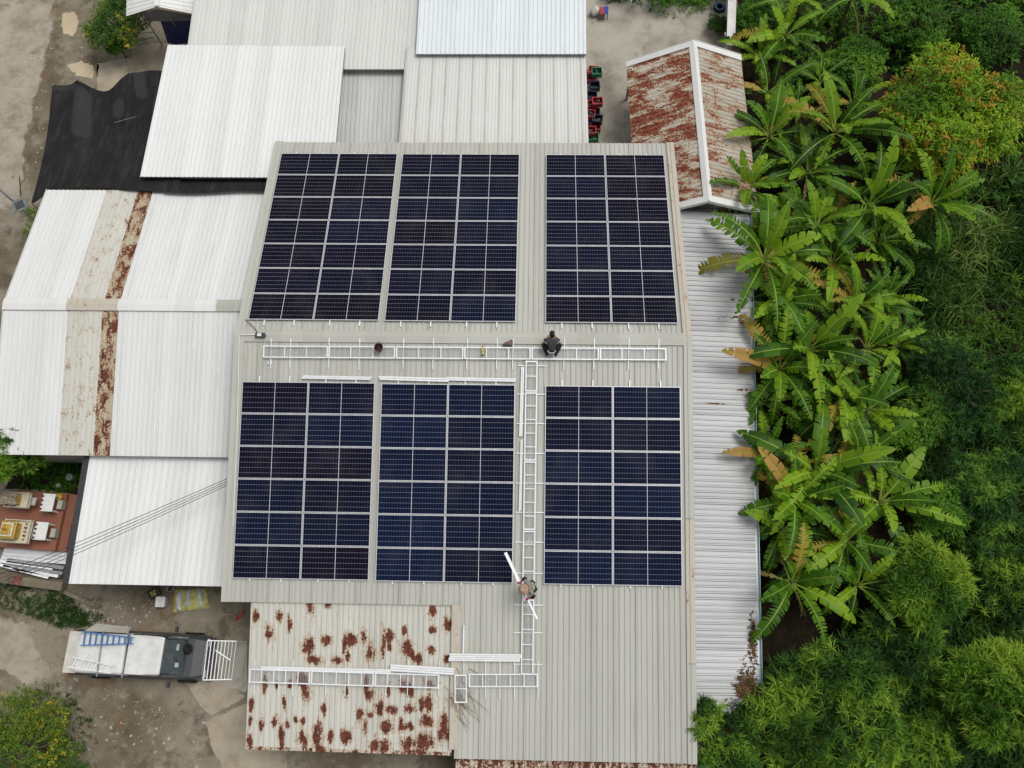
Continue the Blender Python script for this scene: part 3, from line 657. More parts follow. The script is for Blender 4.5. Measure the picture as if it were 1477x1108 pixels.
def blades(base,dirs,L,W,bend,nseg=3,prof=(.5,1,.75,.06),side=None):
    """N curved tapering blades; returns verts, quads"""
    N=len(base); dirs=nrm(dirs); L=np.broadcast_to(L,(N,)); W=np.broadcast_to(W,(N,)); bend=np.broadcast_to(bend,(N,))
    if side is None: side=np.cross(dirs,rng.normal(0,.35,(N,3))+np.array([0,0,1.]))
    side=nrm(side); out=np.zeros((N,nseg+1,2,3))
    for j in range(nseg+1):
        t=j/nseg; c=base+dirs*(L*t)[:,None]; c=c+np.array([0,0,-1.])*(bend*L*t*t)[:,None]
        w=np.interp(t,np.linspace(0,1,len(prof)),prof)*W/2
        out[:,j,0]=c-side*w[:,None]; out[:,j,1]=c+side*w[:,None]
    V=out.reshape(-1,3); m=(nseg+1)*2; q=[]
    for j in range(nseg): q.append(np.stack([np.arange(N)*m+2*j,np.arange(N)*m+2*j+1,np.arange(N)*m+2*j+3,np.arange(N)*m+2*j+2],1))
    return V,np.concatenate(q),m
def crown_points(lobes,n,inner=.25):
    """points through the outer shell of several ellipsoid lobes; lobes (x,y,z,rx,ry,rz)"""
    lobes=np.array(lobes,float); wt=lobes[:,3]*lobes[:,4]; wt=wt/wt.sum(); idx=rng.choice(len(lobes),n,p=wt); lb=lobes[idx]
    d=nrm(rng.normal(0,1,(n,3))); d[:,2]=np.where(d[:,2]<-.25,-d[:,2],d[:,2])
    r=1-inner*rng.random(n)**1.3; r*=1+rng.normal(0,.08,n)
    return lb[:,:3]+d*lb[:,3:]*r[:,None], d, idx
def clump_tone(P,sc,lo=.15,hi=.85):
    """lighter and darker clumps: smooth random tone over space"""
    k=rng.normal(0,1,(6,3))*sc; ph=rng.random(6)*6.28; v=np.zeros(len(P))
    for i in range(6): v+=np.sin(P@k[i]+ph[i])
    v=.5+v/6; return np.clip(lo+(hi-lo)*v,0,1)
def lobes_for(c,r,h,n=7,seed=0,flat=.6):
    q=np.random.default_rng(seed); out=[(c[0],c[1],h-r*flat,r*.72,r*.72,r*flat)]
    for i in range(n):
        a=6.283*i/n+q.uniform(-.4,.4); d=r*q.uniform(.45,.75); s=r*q.uniform(.3,.52)
        out.append((c[0]+cos(a)*d,c[1]+sin(a)*d,h-r*flat*q.uniform(.6,1.3),s,s,s*q.uniform(.6,.95)))
    return out
def trunk_part(root,h,r,mat=None,limbs=4,spread=.6,seed=0):
    q=random.Random(seed); x,y,_=root.location; mb=MB(); top=Vector((x+q.uniform(-.1,.1),y+q.uniform(-.1,.1),h*.55))
    mb.tube([(x,y,-.05),(x+.03,y,h*.25),top],[r*1.25,r,r*.75],8)
    for i in range(limbs):
        a=6.283*i/limbs+q.uniform(-.4,.4); e=top+Vector((cos(a)*spread,sin(a)*spread,h*q.uniform(.22,.38))); m_=top.lerp(e,.5)+Vector((0,0,.1))
        mb.tube([top-Vector((0,0,.1)),m_,e],[r*.6,r*.4,r*.15],6)
    return mb.build('trunk',mat or M['bark'],root,smooth=True)
def feathery(label,cat,px,py,rpx,h,mat,n=420,bl=20,L=.40,W=.030,seed=1,group='feathery trees beside the banana grove',lob=7,flat=.6,name='feathery_tree',sq=(1,1)):
    c=at(px,py,h*.85); r=rpx/38.0; t=thing(name,label,cat,(c.x,c.y,0),group)
    trunk_part(t,h,.05+.03*r,limbs=5,spread=r*.45,seed=seed)
    lb=lobes_for((c.x,c.y),r,h,lob,seed,flat)
    lb=[(c.x+(q[0]-c.x)*sq[0],c.y+(q[1]-c.y)*sq[1],*q[2:]) for q in lb]
    P,D,_=crown_points(lb,n,.5); D=nrm(D+np.array([0,0,.55])+rng.normal(0,.25,D.shape))
    tone=np.clip(clump_tone(P,1.7,-.15,1.0)+rng.normal(0,.2,n),0,1)
    base=np.repeat(P,bl,0); dd=np.repeat(D,bl,0)
    stem=rng.random(n*bl)[:,None]**2*.22; base=base+dd*stem
    dirs=dd*rng.uniform(.35,.9,(n*bl,1))+nrm(rng.normal(0,1,(n*bl,3)))*.8
    V,Q,m=blades(base,dirs,L*rng.uniform(.55,1.15,n*bl),W*rng.uniform(.8,1.5,n*bl),rng.uniform(.05,.4,n*bl),2,(.6,1,.1))
    np_mesh('crown',V,Q,mat,t,{'tone':np.repeat(np.repeat(tone,bl),m)},loc=t.location)
    return t
def leafy(label,cat,px,py,rpx,h,mat,n=500,lv=8,L=.2,W=.07,seed=1,group=None,name='bush',lob=7,flat=.6,hot=None,tlo=.1,thi=.8,sq=(1,1)):
    c=at(px,py,h*.85); r=rpx/38.0; t=thing(name,label,cat,(c.x,c.y,0),group)
    trunk_part(t,h,.04+.03*r,limbs=5,spread=r*.45,seed=seed)
    lb=lobes_for((c.x,c.y),r,h,lob,seed,flat); lb=[(c.x+(q[0]-c.x)*sq[0],c.y+(q[1]-c.y)*sq[1],*q[2:]) for q in lb]
    P,D,_=crown_points(lb,n,.45); D=nrm(D+np.array([0,0,.5])+rng.normal(0,.3,D.shape))
    tone=clump_tone(P,1.3,tlo,thi)
    if hot is not None: tone=np.where(rng.random(n)<hot*(clump_tone(P,1.0,-.6,2.6)),rng.uniform(.72,1,n),np.minimum(tone,.62))
    base=np.repeat(P,lv,0)+rng.normal(0,.05,(n*lv,3)); dd=np.repeat(D,lv,0)
    dirs=dd*.35+nrm(rng.normal(0,1,(n*lv,3))); dirs[:,2]*=.5
    V,Q,m=blades(base,dirs,L*rng.uniform(.6,1.2,n*lv),W*rng.uniform(.7,1.3,n*lv),rng.uniform(.1,.5,n*lv),2,(.25,1,.1))
    np_mesh('crown',V,Q,mat,t,{'tone':np.repeat(np.repeat(tone,lv),m)},loc=t.location)
    return t

# banana leaf blades: torn into strips along the veins
def banana_leaf(az,el,L,W,z0,q,tone,tear,droop):
    V=[];Fq=[];T=[];mi=[]
    n=22; d=np.array([cos(az),sin(az)]); pts=[]
    p=np.array([d[0]*.06,d[1]*.06,z0]); e=el; st=L/n
    pet=3
    for i in range(n+1):
        pts.append(p.copy()); e-=droop*(.5+1.1*i/n)/n; p=p+np.array([d[0]*cos(e),d[1]*cos(e),sin(e)])*st
    sdv=np.array([-d[1],d[0],0.]); roll=q.uniform(-.25,.25)
    def wid(t):
        t=(t-pet/n)/(1-pet/n)
        return 0 if t<0 else W/2*min(1,(t/.14)**.6)*min(1,max(0,(1-t)/.38)**.62)
    def quad(a,b,c,dd,m,tn):
        k=len(V); V.extend([a,b,c,dd]); Fq.append((k,k+1,k+2,k+3)); T.extend([tn]*4); mi.append(m)
    fold=q.uniform(.10,.62)
    for s in (-1,1):
        i=pet; 
        while i<n:
            # strip of 1-3 vein bands between tears
            j=min(n,i+q.choice((1,1,2,3) if tear>.5 else (2,3,4,5)))
            sag=q.uniform(.02,.18)+tear*q.uniform(0,.35); sh=q.uniform(-.02,.05); tn=tone
            k=len(V); cols=[]
            for m_ in range(i,j+1):
                t=m_/n; w_=wid(t); ip=pts[m_]; up=np.array([0,0,1.])
                gap=0.0
                if m_==i and i>pet: gap=.02+.09*tear*q.random()
                if m_==j and j<n: gap=-(.015+.08*tear*q.random())
                fw=pts[min(n,m_+1)]-pts[max(0,m_-1)]; fw=fw/np.linalg.norm(fw)
                mid=ip+sdv*s*w_*.5+up*(w_*.5*fold+roll*s*w_*.5)+fw*(w_*.12+gap*.5); 
                edge=ip+sdv*s*w_*.97+up*(w_*fold*.8-sag*w_+roll*s*w_)+fw*(w_*.30+gap)
                cols.append((ip,mid,edge))
            for m_ in range(len(cols)):
                V.extend(cols[m_]); T.extend([tn]*3)
            for m_ in range(len(cols)-1):
                a=k+m_*3
                for u in (0,1):
                    f=(a+u,a+u+3,a+u+4,a+u+1) if s>0 else (a+u,a+u+1,a+u+4,a+u+3)
                    Fq.append(f); mi.append(0)
            i=j
    # midrib
    for i in range(n):
        w0=.030*(1-i/n)+.007; w1=.030*(1-(i+1)/n)+.007; u=np.array([0,0,.012])
        quad(pts[i]-sdv*w0+u*.2,pts[i+1]-sdv*w1+u*.2,pts[i+1]+u,pts[i]+u,1,.5); quad(pts[i]+u,pts[i+1]+u,pts[i+1]+sdv*w1+u*.2,pts[i]+sdv*w0+u*.2,1,.5)
    return np.array(V),Fq,T,mi
def banana_crown(seed,hs,nl,size):
    q=random.Random(seed); V=[];Fq=[];T=[];mi=[]; n=0
    az=q.uniform(0,6.28)
    for i in range(nl):
        az+=2.4+q.uniform(-.35,.35); age=i/(nl-1)           # 0 young, upright - 1 old, hanging
        el=radians(76-58*age+q.uniform(-14,14)); L=size*q.uniform(.80,1.15)*(.72+.28*min(1,age*3)); W=size*q.uniform(.14,.215)
        tone=min(1,max(0,.66-.38*age+q.uniform(-.42,.44))); tear=q.uniform(.15,.6)+.45*age; droop=radians(55+35*age+q.uniform(-15,15))
        kind=0
        if age>.35 and q.random()<.12: kind=2
        elif age>.8 and q.random()<.4: kind=3
        if kind==3: el=radians(-15); droop=radians(70); W*=.4; L*=.8
        v,f,t,m=banana_leaf(az,el,L,W,hs-.12*age,q,tone,tear,droop)
        V.append(v); Fq+= [tuple(x+n for x in ff) for ff in f]; T+=t; mi+=[kind if (x==0 and kind) else x for x in m]; n+=len(v)
    # rolled new leaf
    return np.concatenate(V),Fq,T,mi
BMESH=[]
bmats=[M['banana'],M['midrib'],M['banana_old'],M['banana_dead']]
for k in range(12):
    hs=2.0+.12*(k%4); V,Fq,T,mi=banana_crown(40+k,hs,12+k%4,2.4+.12*(k%3))
    me_o=np_mesh('crown',V,Fq,bmats,None,{'tone':T},mi); 
    mb=MB(); mb.tube([(0,0,-.05),(.02,.01,.7),(0,.02,1.5),(0,0,hs+.05)],[.14,.12,.10,.055],9); st=mb.build('trunk',M['stem'],None,smooth=True)
    BMESH.append((me_o.data,st.data)); bpy.data.objects.remove(me_o); bpy.data.objects.remove(st)
BAN=[ # px, py, scale, rotation, variant, label
(1113,126,1.0,'broad banana plant beside the top right corner of the rusty shed'),
(1097,80,.85,'small banana plant between the white wall and the rusty shed'),
(1138,58,.9,'banana plant with an upright young leaf near the leafy top bushes'),
(1152,6,.85,'banana plant with hanging yellow leaves cut by the top edge of the photo'),
(1228,8,1.0,'banana plant with one broad grey-green leaf at the top edge'),
(1111,203,1.0,'banana plant beside the middle of the rusty shed right edge'),
(1082,275,1.0,'banana plant whose leaves hang over the lower end of the rusty shed'),
(1207,205,1.05,'banana plant with a tall yellow leaf left of the orange-tipped tree'),
(1224,150,.85,'banana plant with pale upright leaves just below the top bushes'),
(1168,255,1.1,'large banana plant in the second row level with the shed bottom'),
(1239,290,1.15,'large banana plant whose long leaves reach toward the orange-tipped tree'),
(1322,290,1.15,'rightmost banana plant, long leaves reaching over the tall grass'),
(1149,300,.95,'banana plant just right of the gap where shed and lean-to meet'),
(1100,386,1.15,'banana plant spreading four leaves over the top of the silver lean-to'),
(1126,428,1.0,'banana plant right of the black stained patch on the silver lean-to'),
(1207,384,1.1,'banana plant with a long yellow-striped leaf hanging down'),
(1258,345,.95,'banana plant at the right edge of the grove above the tall grass'),
(1162,508,1.1,'broad banana plant in the centre of the grove'),
(1129,528,1.1,'banana plant with a rusty orange leaf over the lean-to gutter'),
(1196,478,1.0,'banana plant with slanting leaves just above the grove centre'),
(1239,505,1.05,'banana plant at the right edge of the grove by the dark shrubs'),
(1213,580,1.0,'banana plant beside the round dark bush, leaves fanning downwards'),
(1258,590,.9,'banana plant with three long leaves pointing down right'),
(1100,585,.8,'small banana plant with broad leaves against the lean-to gutter'),
(1187,690,1.15,'banana plant with wide star shaped crown in the lower grove'),
(1139,724,1.0,'banana plant left of the star shaped one, near the gutter'),
(1236,662,.95,'banana plant with slender leaves above the yellow-green bush'),
(1268,737,1.1,'banana plant with long thin leaves touching the yellow-green bush'),
(1236,786,1.05,'banana plant standing over the dark soil gap'),
(1132,775,1.0,'banana plant with one leaf lying over the lean-to gutter, lower grove'),
(1129,842,1.15,'lowest banana plant by the gutter, dead brown leaves over the roof'),
(1240,850,1.0,'lowest banana plant right of the dark soil gap'),
(1180,345,.95,'banana plant between the lean-to top and the long yellow leaf'),
(1215,440,.9,'small banana plant below the long yellow-striped leaf'),
(1150,165,.85,'banana plant between the shed and the pale upright leaves'),
(1188,112,.75,'small banana plant among the top bushes, half hidden'),
(1140,245,.8,'small banana plant tucked between the shed and the second row'),
(1200,322,.85,'banana plant with crossing leaves above the long yellow leaf'),
(1280,240,.9,'banana plant just below the orange-tipped tree'),
(1085,330,.8,'banana plant with ragged leaves where the lean-to roof begins'),
(1150,405,.85,'half hidden banana plant in the middle of the grove'),
(1265,430,.8,'banana plant at the grove edge next to the tall grass'),
(1110,480,.85,'small banana plant against the gutter below the stained patch'),
(1180,545,.8,'half hidden banana plant just above the round dark bush'),
(1115,660,.85,'banana plant with torn orange leaves beside the gutter'),
(1225,720,.8,'banana plant right of the star shaped one'),
(1165,800,.75,'small banana plant above the dark soil gap'),
(1215,622,.85,'small banana plant directly below the round dark bush'),
(1290,500,.75,'outermost banana plant near the dark feathery shrub'),
]
for i,(px,py,sc,lab) in enumerate(BAN):
    p=at(px,py,2.05*sc); t=thing('banana_plant',lab,'banana plant',(p.x,p.y,0),'banana plants beside the lean-to'); a,b=BMESH[(i*5+i//12)%12]
    for nm,me_ in (('crown',a),('trunk',b)):
        o=bpy.data.objects.new(nm,me_); COL.objects.link(o); o.parent=t
    v_=random.uniform(.88,1.16); t.rotation_euler=(random.uniform(-.16,.16),random.uniform(-.16,.16),i*1.7); t.scale=(sc*v_,sc*v_,sc*random.uniform(.85,1.15))

# other trees and bushes on the right
leafy('leafy mango tree with orange-brown young leaf tips right of the bananas','tree',1388,150,112,4.6,M['leaf_mango'],n=2000,lv=10,L=.23,W=.06,seed=5,name='mango_tree',lob=13,flat=.5,hot=.27,tlo=.15,thi=.8)
leafy('low leafy bush at the top between banana plants and mango tree','bush',1238,78,62,2.2,M['leaf'],n=700,lv=9,L=.15,W=.06,seed=6,group='bushes on the right')
leafy('dark green bush in the top right corner above the mango tree','bush',1440,40,62,2.6,M['leaf'],n=600,lv=9,L=.15,W=.055,seed=8,group='bushes on the right',thi=.6)
leafy('green bush at the top edge above the mango tree left part','bush',1330,18,60,2.4,M['leaf'],n=600,lv=9,L=.15,W=.055,seed=9,group='bushes on the right',thi=.7)
leafy('dark bush at the top edge beside the white wall','bush',1090,22,42,1.6,M['leaf'],n=420,lv=9,L=.13,W=.05,seed=10,group='bushes on the right',thi=.55)
leafy('small green bush under the pale upright banana leaves','bush',1190,95,34,1.5,M['leaf'],n=320,lv=9,L=.13,W=.05,seed=13,group='bushes on the right')
leafy('round dark leafed bush hemmed in by banana plants','bush',1172,608,34,1.9,M['leaf'],n=420,lv=9,L=.11,W=.045,seed=11,group='bushes on the right',thi=.9)
leafy('leafy bush between banana grove and the dark feathery tree','bush',1322,612,36,2.1,M['leaf'],n=380,lv=9,L=.15,W=.045,seed=12,group='bushes on the right')
leafy('rounded yellow-green bush at the right end of the lower grove','bush',1356,735,40,2.6,M['leaf'],n=480,lv=9,L=.16,W=.04,seed=14,group='bushes on the right',tlo=.35,thi=1)
feathery('bright feathery tree rising beside the lowest banana plants','tree',1336,842,54,3.4,M['needle_bright'],n=620,seed=21)
feathery('largest feathery tree, overhanging the bottom of the lean-to','tree',1190,1045,98,4.0,M['needle'],n=1500,seed=22,lob=10,L=.40)
feathery('feathery tree at the bottom right with bright green tips','tree',1462,1000,72,3.8,M['needle_bright'],n=850,seed=23,L=.38)
feathery('tall dark blue-green feathery shrub beyond the grove centre','shrub',1385,560,82,2.8,M['needle_blue'],n=1000,seed=24,L=.26,W=.026)
feathery('dark feathery shrub right of the yellow-green bush','shrub',1420,705,58,2.6,M['needle_blue'],n=600,seed=25,L=.26,W=.026)
feathery('mid green feathery tree just below the bright one','tree',1318,945,64,2.6,M['needle'],n=700,seed=26)
feathery('small feathery shrub growing onto the lean-to roof corner','shrub',1050,1068,46,3.1,M['needle'],n=330,seed=27,L=.28)
feathery('thin feathery sprig poking over the warehouse edge flashing','shrub',1017,1035,18,3.3,M['needle'],n=60,seed=28,lob=3,L=.28)
feathery('feathery shrub at the right edge level with the bright tree','shrub',1445,830,58,2.2,M['needle'],n=560,seed=29,L=.30)
feathery('low feathery shrub in the bottom gap between the big trees','shrub',1350,1075,62,2.3,M['needle'],n=620,seed=30,L=.30)
feathery('feathery shrub at the right edge below the tall grass','shrub',1475,560,46,2.3,M['needle'],n=420,seed=31,L=.26)
# left side plants
feathery('feathery tree at the left edge above the spirit houses','tree',14,640,50,3.5,M['needle'],n=760,seed=41,L=.26,group='plants on the left',W=.03)
leafy('bush speckled with yellow leaves at the top left','bush',160,22,58,2.4,M['leaf_yellow'],n=900,lv=9,L=.13,W=.05,seed=42,group='plants on the left',name='bush',hot=.34,sq=(1.05,1.1),flat=.55)
leafy('small green bush below the yellow speckled one','bush',168,62,20,1.2,M['leaf'],n=160,lv=9,L=.13,W=.06,seed=43,group='plants on the left')
leafy('bush with yellow flowers in the bottom left corner','bush',34,1085,80,2.0,M['leaf_yellow'],n=1100,lv=9,L=.12,W=.045,seed=44,group='plants on the left',hot=.16,flat=.5)
leafy('low dark hedge at the top edge of the concrete yard','bush',965,-22,60,1.2,M['leaf'],n=420,lv=9,L=.12,W=.05,seed=45,thi=.5,sq=(1.9,.6))
leafy('small weed patch around the blue tyre','bush',1036,32,20,.7,M['leaf'],n=150,lv=9,L=.11,W=.045,seed=46,thi=.5)

# ground cover: grass nobody could count
def cover(name,poly,n,mat,L,W,hz,bl=10,up=.9,tlo=.1,thi=.8,bend=.7,sc=1.0,label=None):
    P=[at(x,y,0) for x,y in poly]; xs_=[p.x for p in P]; ys_=[p.y for p in P]; pts=[]
    def inside(x,y):
        c=False
        for i in range(len(P)):
            a,b=P[i],P[i-1]
            if (a.y>y)!=(b.y>y) and x<(b.x-a.x)*(y-a.y)/(b.y-a.y)+a.x: c=not c
        return c
    while len(pts)<n:
        x,y=random.uniform(min(xs_),max(xs_)),random.uniform(min(ys_),max(ys_))
        if inside(x,y): pts.append((x,y,0))
    P_=np.array(pts); dens=clump_tone(P_,1.1,0,1); P_=P_[rng.random(n)<dens*1.5+.1]; n=len(P_); tone=clump_tone(P_,sc,tlo,thi)
    z=rng.random(n)*hz; base=np.repeat(P_+np.stack([z*0,z*0,z],1),bl,0)+rng.normal(0,.04,(n*bl,3))
    d=rng.normal(0,1,(n*bl,3)); d[:,2]=np.abs(d[:,2])+up; l=L*rng.uniform(.5,1.2,n*bl)
    V,Q,m=blades(base,d,l,W*rng.uniform(.7,1.3,n*bl),bend*rng.uniform(.4,1.3,n*bl),3,(.6,1,.7,.08))
    o=np_mesh(name,V,Q,mat,None,{'tone':np.repeat(np.repeat(tone,bl),m)}); tag(o,label,kind='stuff'); return o
cover('tall_grass',[(1290,280),(1560,240),(1560,470),(1420,440),(1330,470),(1290,400)],1000,M['grass'],1.5,.045,.9,12,1.0,.05,.75,.75)
cover('tall_grass',[(1270,560),(1340,560),(1340,690),(1300,720),(1260,650)],170,M['grass'],1.3,.04,.6,12,1.0,.05,.6,.75)
cover('tall_grass',[(1380,600),(1560,600),(1560,1150),(1290,1150),(1290,900),(1400,860)],1700,M['grass'],1.0,.045,.9,12,.8,.05,.7,.8)
cover('undergrowth',[(1280,60),(1560,-60),(1560,300),(1300,300)],700,M['leaf'],.5,.09,1.2,12,.6,.05,.6,.6)
cover('undergrowth',[(1063,-60),(1560,-60),(1560,60),(1290,110),(1180,130),(1063,75)],1200,M['leaf'],.42,.07,.9,12,.6,.05,.75,.6)
cover('undergrowth',[(1290,480),(1560,440),(1560,1150),(1100,1150),(1120,1000),(1270,900),(1300,700)],2200,M['needle'],.5,.035,1.1,14,.7,.05,.6,.5)
cover('undergrowth',[(1290,330),(1560,330),(1560,640),(1290,640)],900,M['needle'],.55,.035,.7,14,.7,.0,.6,.5)
cover('undergrowth',[(1540,-90),(1700,-90),(1700,1250),(1090,1250),(1090,1130),(1540,1130)],1500,M['leaf'],.7,.08,1.0,12,.6,.0,.7,.6)
cover('undergrowth',[(1110,150),(1330,150),(1330,560),(1270,800),(1200,900),(1110,860)],330,M['leaf'],.4,.08,.35,10,.6,.0,.4,.6)
cover('grass',[(-30,838),(40,842),(95,852),(118,880),(140,905),(88,905),(30,882),(-30,872)],900,M['grass'],.16,.02,.05,10,.9,.0,.5,.5)
cover('weeds',[(40,985),(85,985),(130,1030),(150,1110),(60,1110),(30,1020)],260,M['grass'],.16,.02,.03,10,.8,.0,.5,.5)
cover('weeds',[(110,872),(170,896),(150,905),(100,898)],60,M['grass'],.14,.02,.03,10,.8,.1,.6,.5)
cover('weeds',[(40,300),(62,300),(40,345),(34,340)],60,M['grass'],.2,.02,.03,10,.8,.5,1,.5)
cover('weeds',[(860,-10),(1045,-10),(1045,6),(960,10),(870,4)],300,M['grass'],.3,.025,.2,10,.8,.1,.6,.5)
cover('weeds',[(60,660),(118,660),(112,712),(20,706)],160,M['leaf'],.22,.05,.1,9,.6,.0,.4,.5)
# fallen leaves on the lean-to edge
def litter(pts,n,mat,z_of):
    P=[]; 
    for _ in range(n):
        px,py,rx,ry=random.choice(pts); x=px+random.gauss(0,rx); y=py+random.gauss(0,ry)
        p=at(x,y,2.55)
        if p.x>o1.x+.02 or p.x<XR+.1: continue
        P.append((p.x,p.y,z_of(p.x)+.045+random.random()*.02))
    P=np.array(P); n=len(P); d=rng.normal(0,1,(n,3)); d[:,2]*=.15
    V,Q,m=blades(P,d,rng.uniform(.06,.2,n),rng.uniform(.02,.06,n),.1,2,(.3,1,.1),side=np.cross(nrm(d),np.array([0,0,1.])+rng.normal(0,.2,(n,3)))); return V,Q,m,n
zs=lambda x:LZ0+(LZ1-LZ0)*(x-XR+.3)/(o1.x-XR+.3)
V,Q,m,n=litter([(1083,1010,9,22),(1078,990,8,8),(1070,1050,16,10),(1090,920,4,18),(1045,1060,22,14)],2600,None,zs)
tag(np_mesh('leaf_litter',V,Q,M['litter'],None,{'tone':np.repeat(rng.random(n)*.7,m)}),kind='stuff')
V,Q,m,n=litter([(1060,432,6,2.5),(1072,446,8,3),(1060,457,9,2.5),(1075,465,6,4),(1070,562,4,3)],260,None,zs)
tag(np_mesh('leaf_litter',V,Q,M['litter'],None,{'tone':np.repeat(rng.random(n)*.2,m)}),kind='stuff')
# stones and scraps on the dirt
mb=MB()
for _ in range(620):
    px,py=random.choice([(random.gauss(210,75),random.gauss(1040,40)),(random.uniform(0,330),random.uniform(850,1105)),(random.gauss(150,40),random.gauss(880,16)),(random.uniform(0,120),random.uniform(60,300))])
    p=at(px,py,.01); s=random.choice((.02,.025,.03,.03,.04,.05,.07,.1))
    mb.box(p,(s*random.uniform(.7,1.6),s,s*.5),Euler((random.uniform(-.3,.3),random.uniform(-.3,.3),random.uniform(0,3))).to_matrix(),0,(.6,.6))
tag(mb.build('gravel',plain('pale_stone',(.45,.41,.35,1),.9,0,.25,3)),kind='stuff')

# ------------------------------------------------------------------ people
def skin(pts,edges,sub=1,root=None):
    me=bpy.data.meshes.new('sk'); names=list(pts); me.from_pydata([pts[k][0] for k in names],[(names.index(a),names.index(b)) for a,b in edges],[])
    o=bpy.data.objects.new('sk',me); COL.objects.link(o); o.modifiers.new('Skin','SKIN')
    for i,k in enumerate(names):
        r=pts[k][1]; me.skin_vertices[0].data[i].radius=(r,r) if not isinstance(r,tuple) else r
        me.skin_vertices[0].data[i].use_root=(k==(root or names[0]))
    s=o.modifiers.new('Sub','SUBSURF'); s.levels=sub; s.render_levels=sub
    dg=bpy.context.evaluated_depsgraph_get(); ev=o.evaluated_get(dg); m2=bpy.data.meshes.new_from_object(ev)
    V=[v.co.copy() for v in m2.vertices]; F_=[tuple(p.vertices) for p in m2.polygons]
    bpy.data.objects.remove(o); bpy.data.meshes.remove(me); bpy.data.meshes.remove(m2); return V,F_
def hand(mb,w_,d,side,up,curl=.5,mat=0):
    """palm with four bent fingers of unequal length and a thumb"""
    w_=Vector(w_); d=Vector(d).normalized(); side=Vector(side).normalized(); up=Vector(up).normalized()
    mb.tube([w_-d*.02,w_+d*.04,w_+d*.09],[.026,.036,.034],8,mat)
    for i,l in enumerate((.068,.078,.072,.056)):
        b=w_+d*.088+side*(.030-.020*i); k1=b+(d-up*curl*.4)*l*.5; k2=k1+(d*.6-up*curl)*l*.4; k3=k2+(d*.1-up*curl*1.1)*l*.3
        mb.tube([b,k1,k2,k3],[.0098,.009,.0085,.007],6,mat)
    b=w_+d*.03+side*.034; mb.tube([b,b+(d*.6+side*.7)*.035,b+(d*.95+side*.45-up*.4*curl)*.062],[.012,.0105,.008],6,mat)
def lift(pts,f): return {k:(f(Vector(c)),r) for k,(c,r) in pts.items()}
skin_m=plain('brown_skin',(.28,.15,.09,1),.55,0,.06)
def person(label,base,yaw,P,E_,clothes,hands,head,hair_m,shoe_m,feet,headtilt):
    R3=Matrix.Rotation(yaw,3,'Z'); f=lambda c:base+R3@Vector(c)
    V,Fc=skin(lift(P,f),E_,2,'pelvis'); mb=MB(); mb.add(V,Fc)
    hc=f(head); T=R3@Matrix.Rotation(headtilt,3,'X')
    # head: skull, face, nose, ears joined into the same surface group
    rings=[]; n=14
    prof=[(-.115,.028,.035,.03),(-.10,.045,.058,.025),(-.07,.056,.078,.012),(-.03,.066,.088,.004),(.01,.073,.095,-.002),(.05,.074,.096,-.006),(.085,.062,.080,-.008),(.108,.038,.048,-.008),(.118,.008,.01,-.008)]
    vs=[];fs=[]
    for z,rx,ry,oy in prof:
        for k in range(n):
            a=2*pi*k/n; vs.append(hc+T@Vector((rx*cos(a),ry*sin(a)+oy,z)))
    for i in range(len(prof)-1):
        for k in range(n): fs.append((i*n+k,i*n+(k+1)%n,(i+1)*n+(k+1)%n,(i+1)*n+k))
    fs.append(tuple(range(n-1,-1,-1))); fs.append(tuple((len(prof)-1)*n+k for k in range(n))); mb.add(vs,fs)
    mb.tube([hc+T@Vector((0,.085,.02)),hc+T@Vector((0,.115,-.025)),hc+T@Vector((0,.092,-.035))],[.010,.017,.012],6)
    for s in (-1,1): mb.tube([hc+T@Vector((s*.066,.0,.02)),hc+T@Vector((s*.084,-.012,.005)),hc+T@Vector((s*.068,-.002,-.03))],[.010,.014,.008],6)
    for h_ in hands: hand(mb,*[f(h_[0])]+[R3@Vector(q) for q in h_[1:4]]+[.9])
    body=mb.build('person',skin_m,None,smooth=True); me=body.data
    body.location=base; me.transform(Matrix.Translation(-base)); tag(body,label,'person')
    fm=MB()
    for s in (-1,1): fm.lathe([(.001,-.009),(.011,-.004),(.011,.004),(.001,.009)],hc+T@Vector((s*.03,.084,.012)),8)
    fm.build('eye',M['steel_dark'],body)
    mo=MB(); mo.tube([hc+T@Vector((-.022,.078,-.062)),hc+T@Vector((0,.088,-.060)),hc+T@Vector((.022,.078,-.062))],[.004,.006,.004],6); mo.build('mouth',plain('lips',(.22,.08,.07,1),.5),body)
    if hair_m:
        hb=MB(); vs=[];fs=[]; pr=[(-.10,.058,.045,-.052),(-.05,.076,.06,-.050),(.0,.080,.085,-.026),(.04,.083,.098,-.014),(.085,.071,.088,-.012),(.112,.046,.056,-.012),(.126,.008,.01,-.01)]
        for z,rx,ry,oy in pr:
            for k in range(n):
                a=2*pi*k/n; jit=1.12+random.uniform(-.04,.06); vs.append(hc+T@Vector((rx*cos(a)*jit,ry*sin(a)*jit+oy,z)))
        for i in range(len(pr)-1):
            for k in range(n): fs.append((i*n+k,i*n+(k+1)%n,(i+1)*n+(k+1)%n,(i+1)*n+k))
        hb.add(vs,fs); hb.build('hair',hair_m,body,smooth=True)
    for nm,mat,pp,ee,root in clothes:
        V,Fc=skin(lift(pp,f),ee,2,root); cb=MB(); cb.add(V,Fc); cb.build(nm,mat,body,smooth=True)
    for a,d in feet:
        sb=MB(); a=f(a); d=R3@Vector(d); sb.tube([a-d*.08+Vector((0,0,.04)),a+Vector((0,0,.05)),a+d*.09+Vector((0,0,.04)),a+d*.16+Vector((0,0,.03))],[.036,.045,.045,.028],8); sb.build('shoe',shoe_m,body,smooth=True)
    return body,f,hc,T
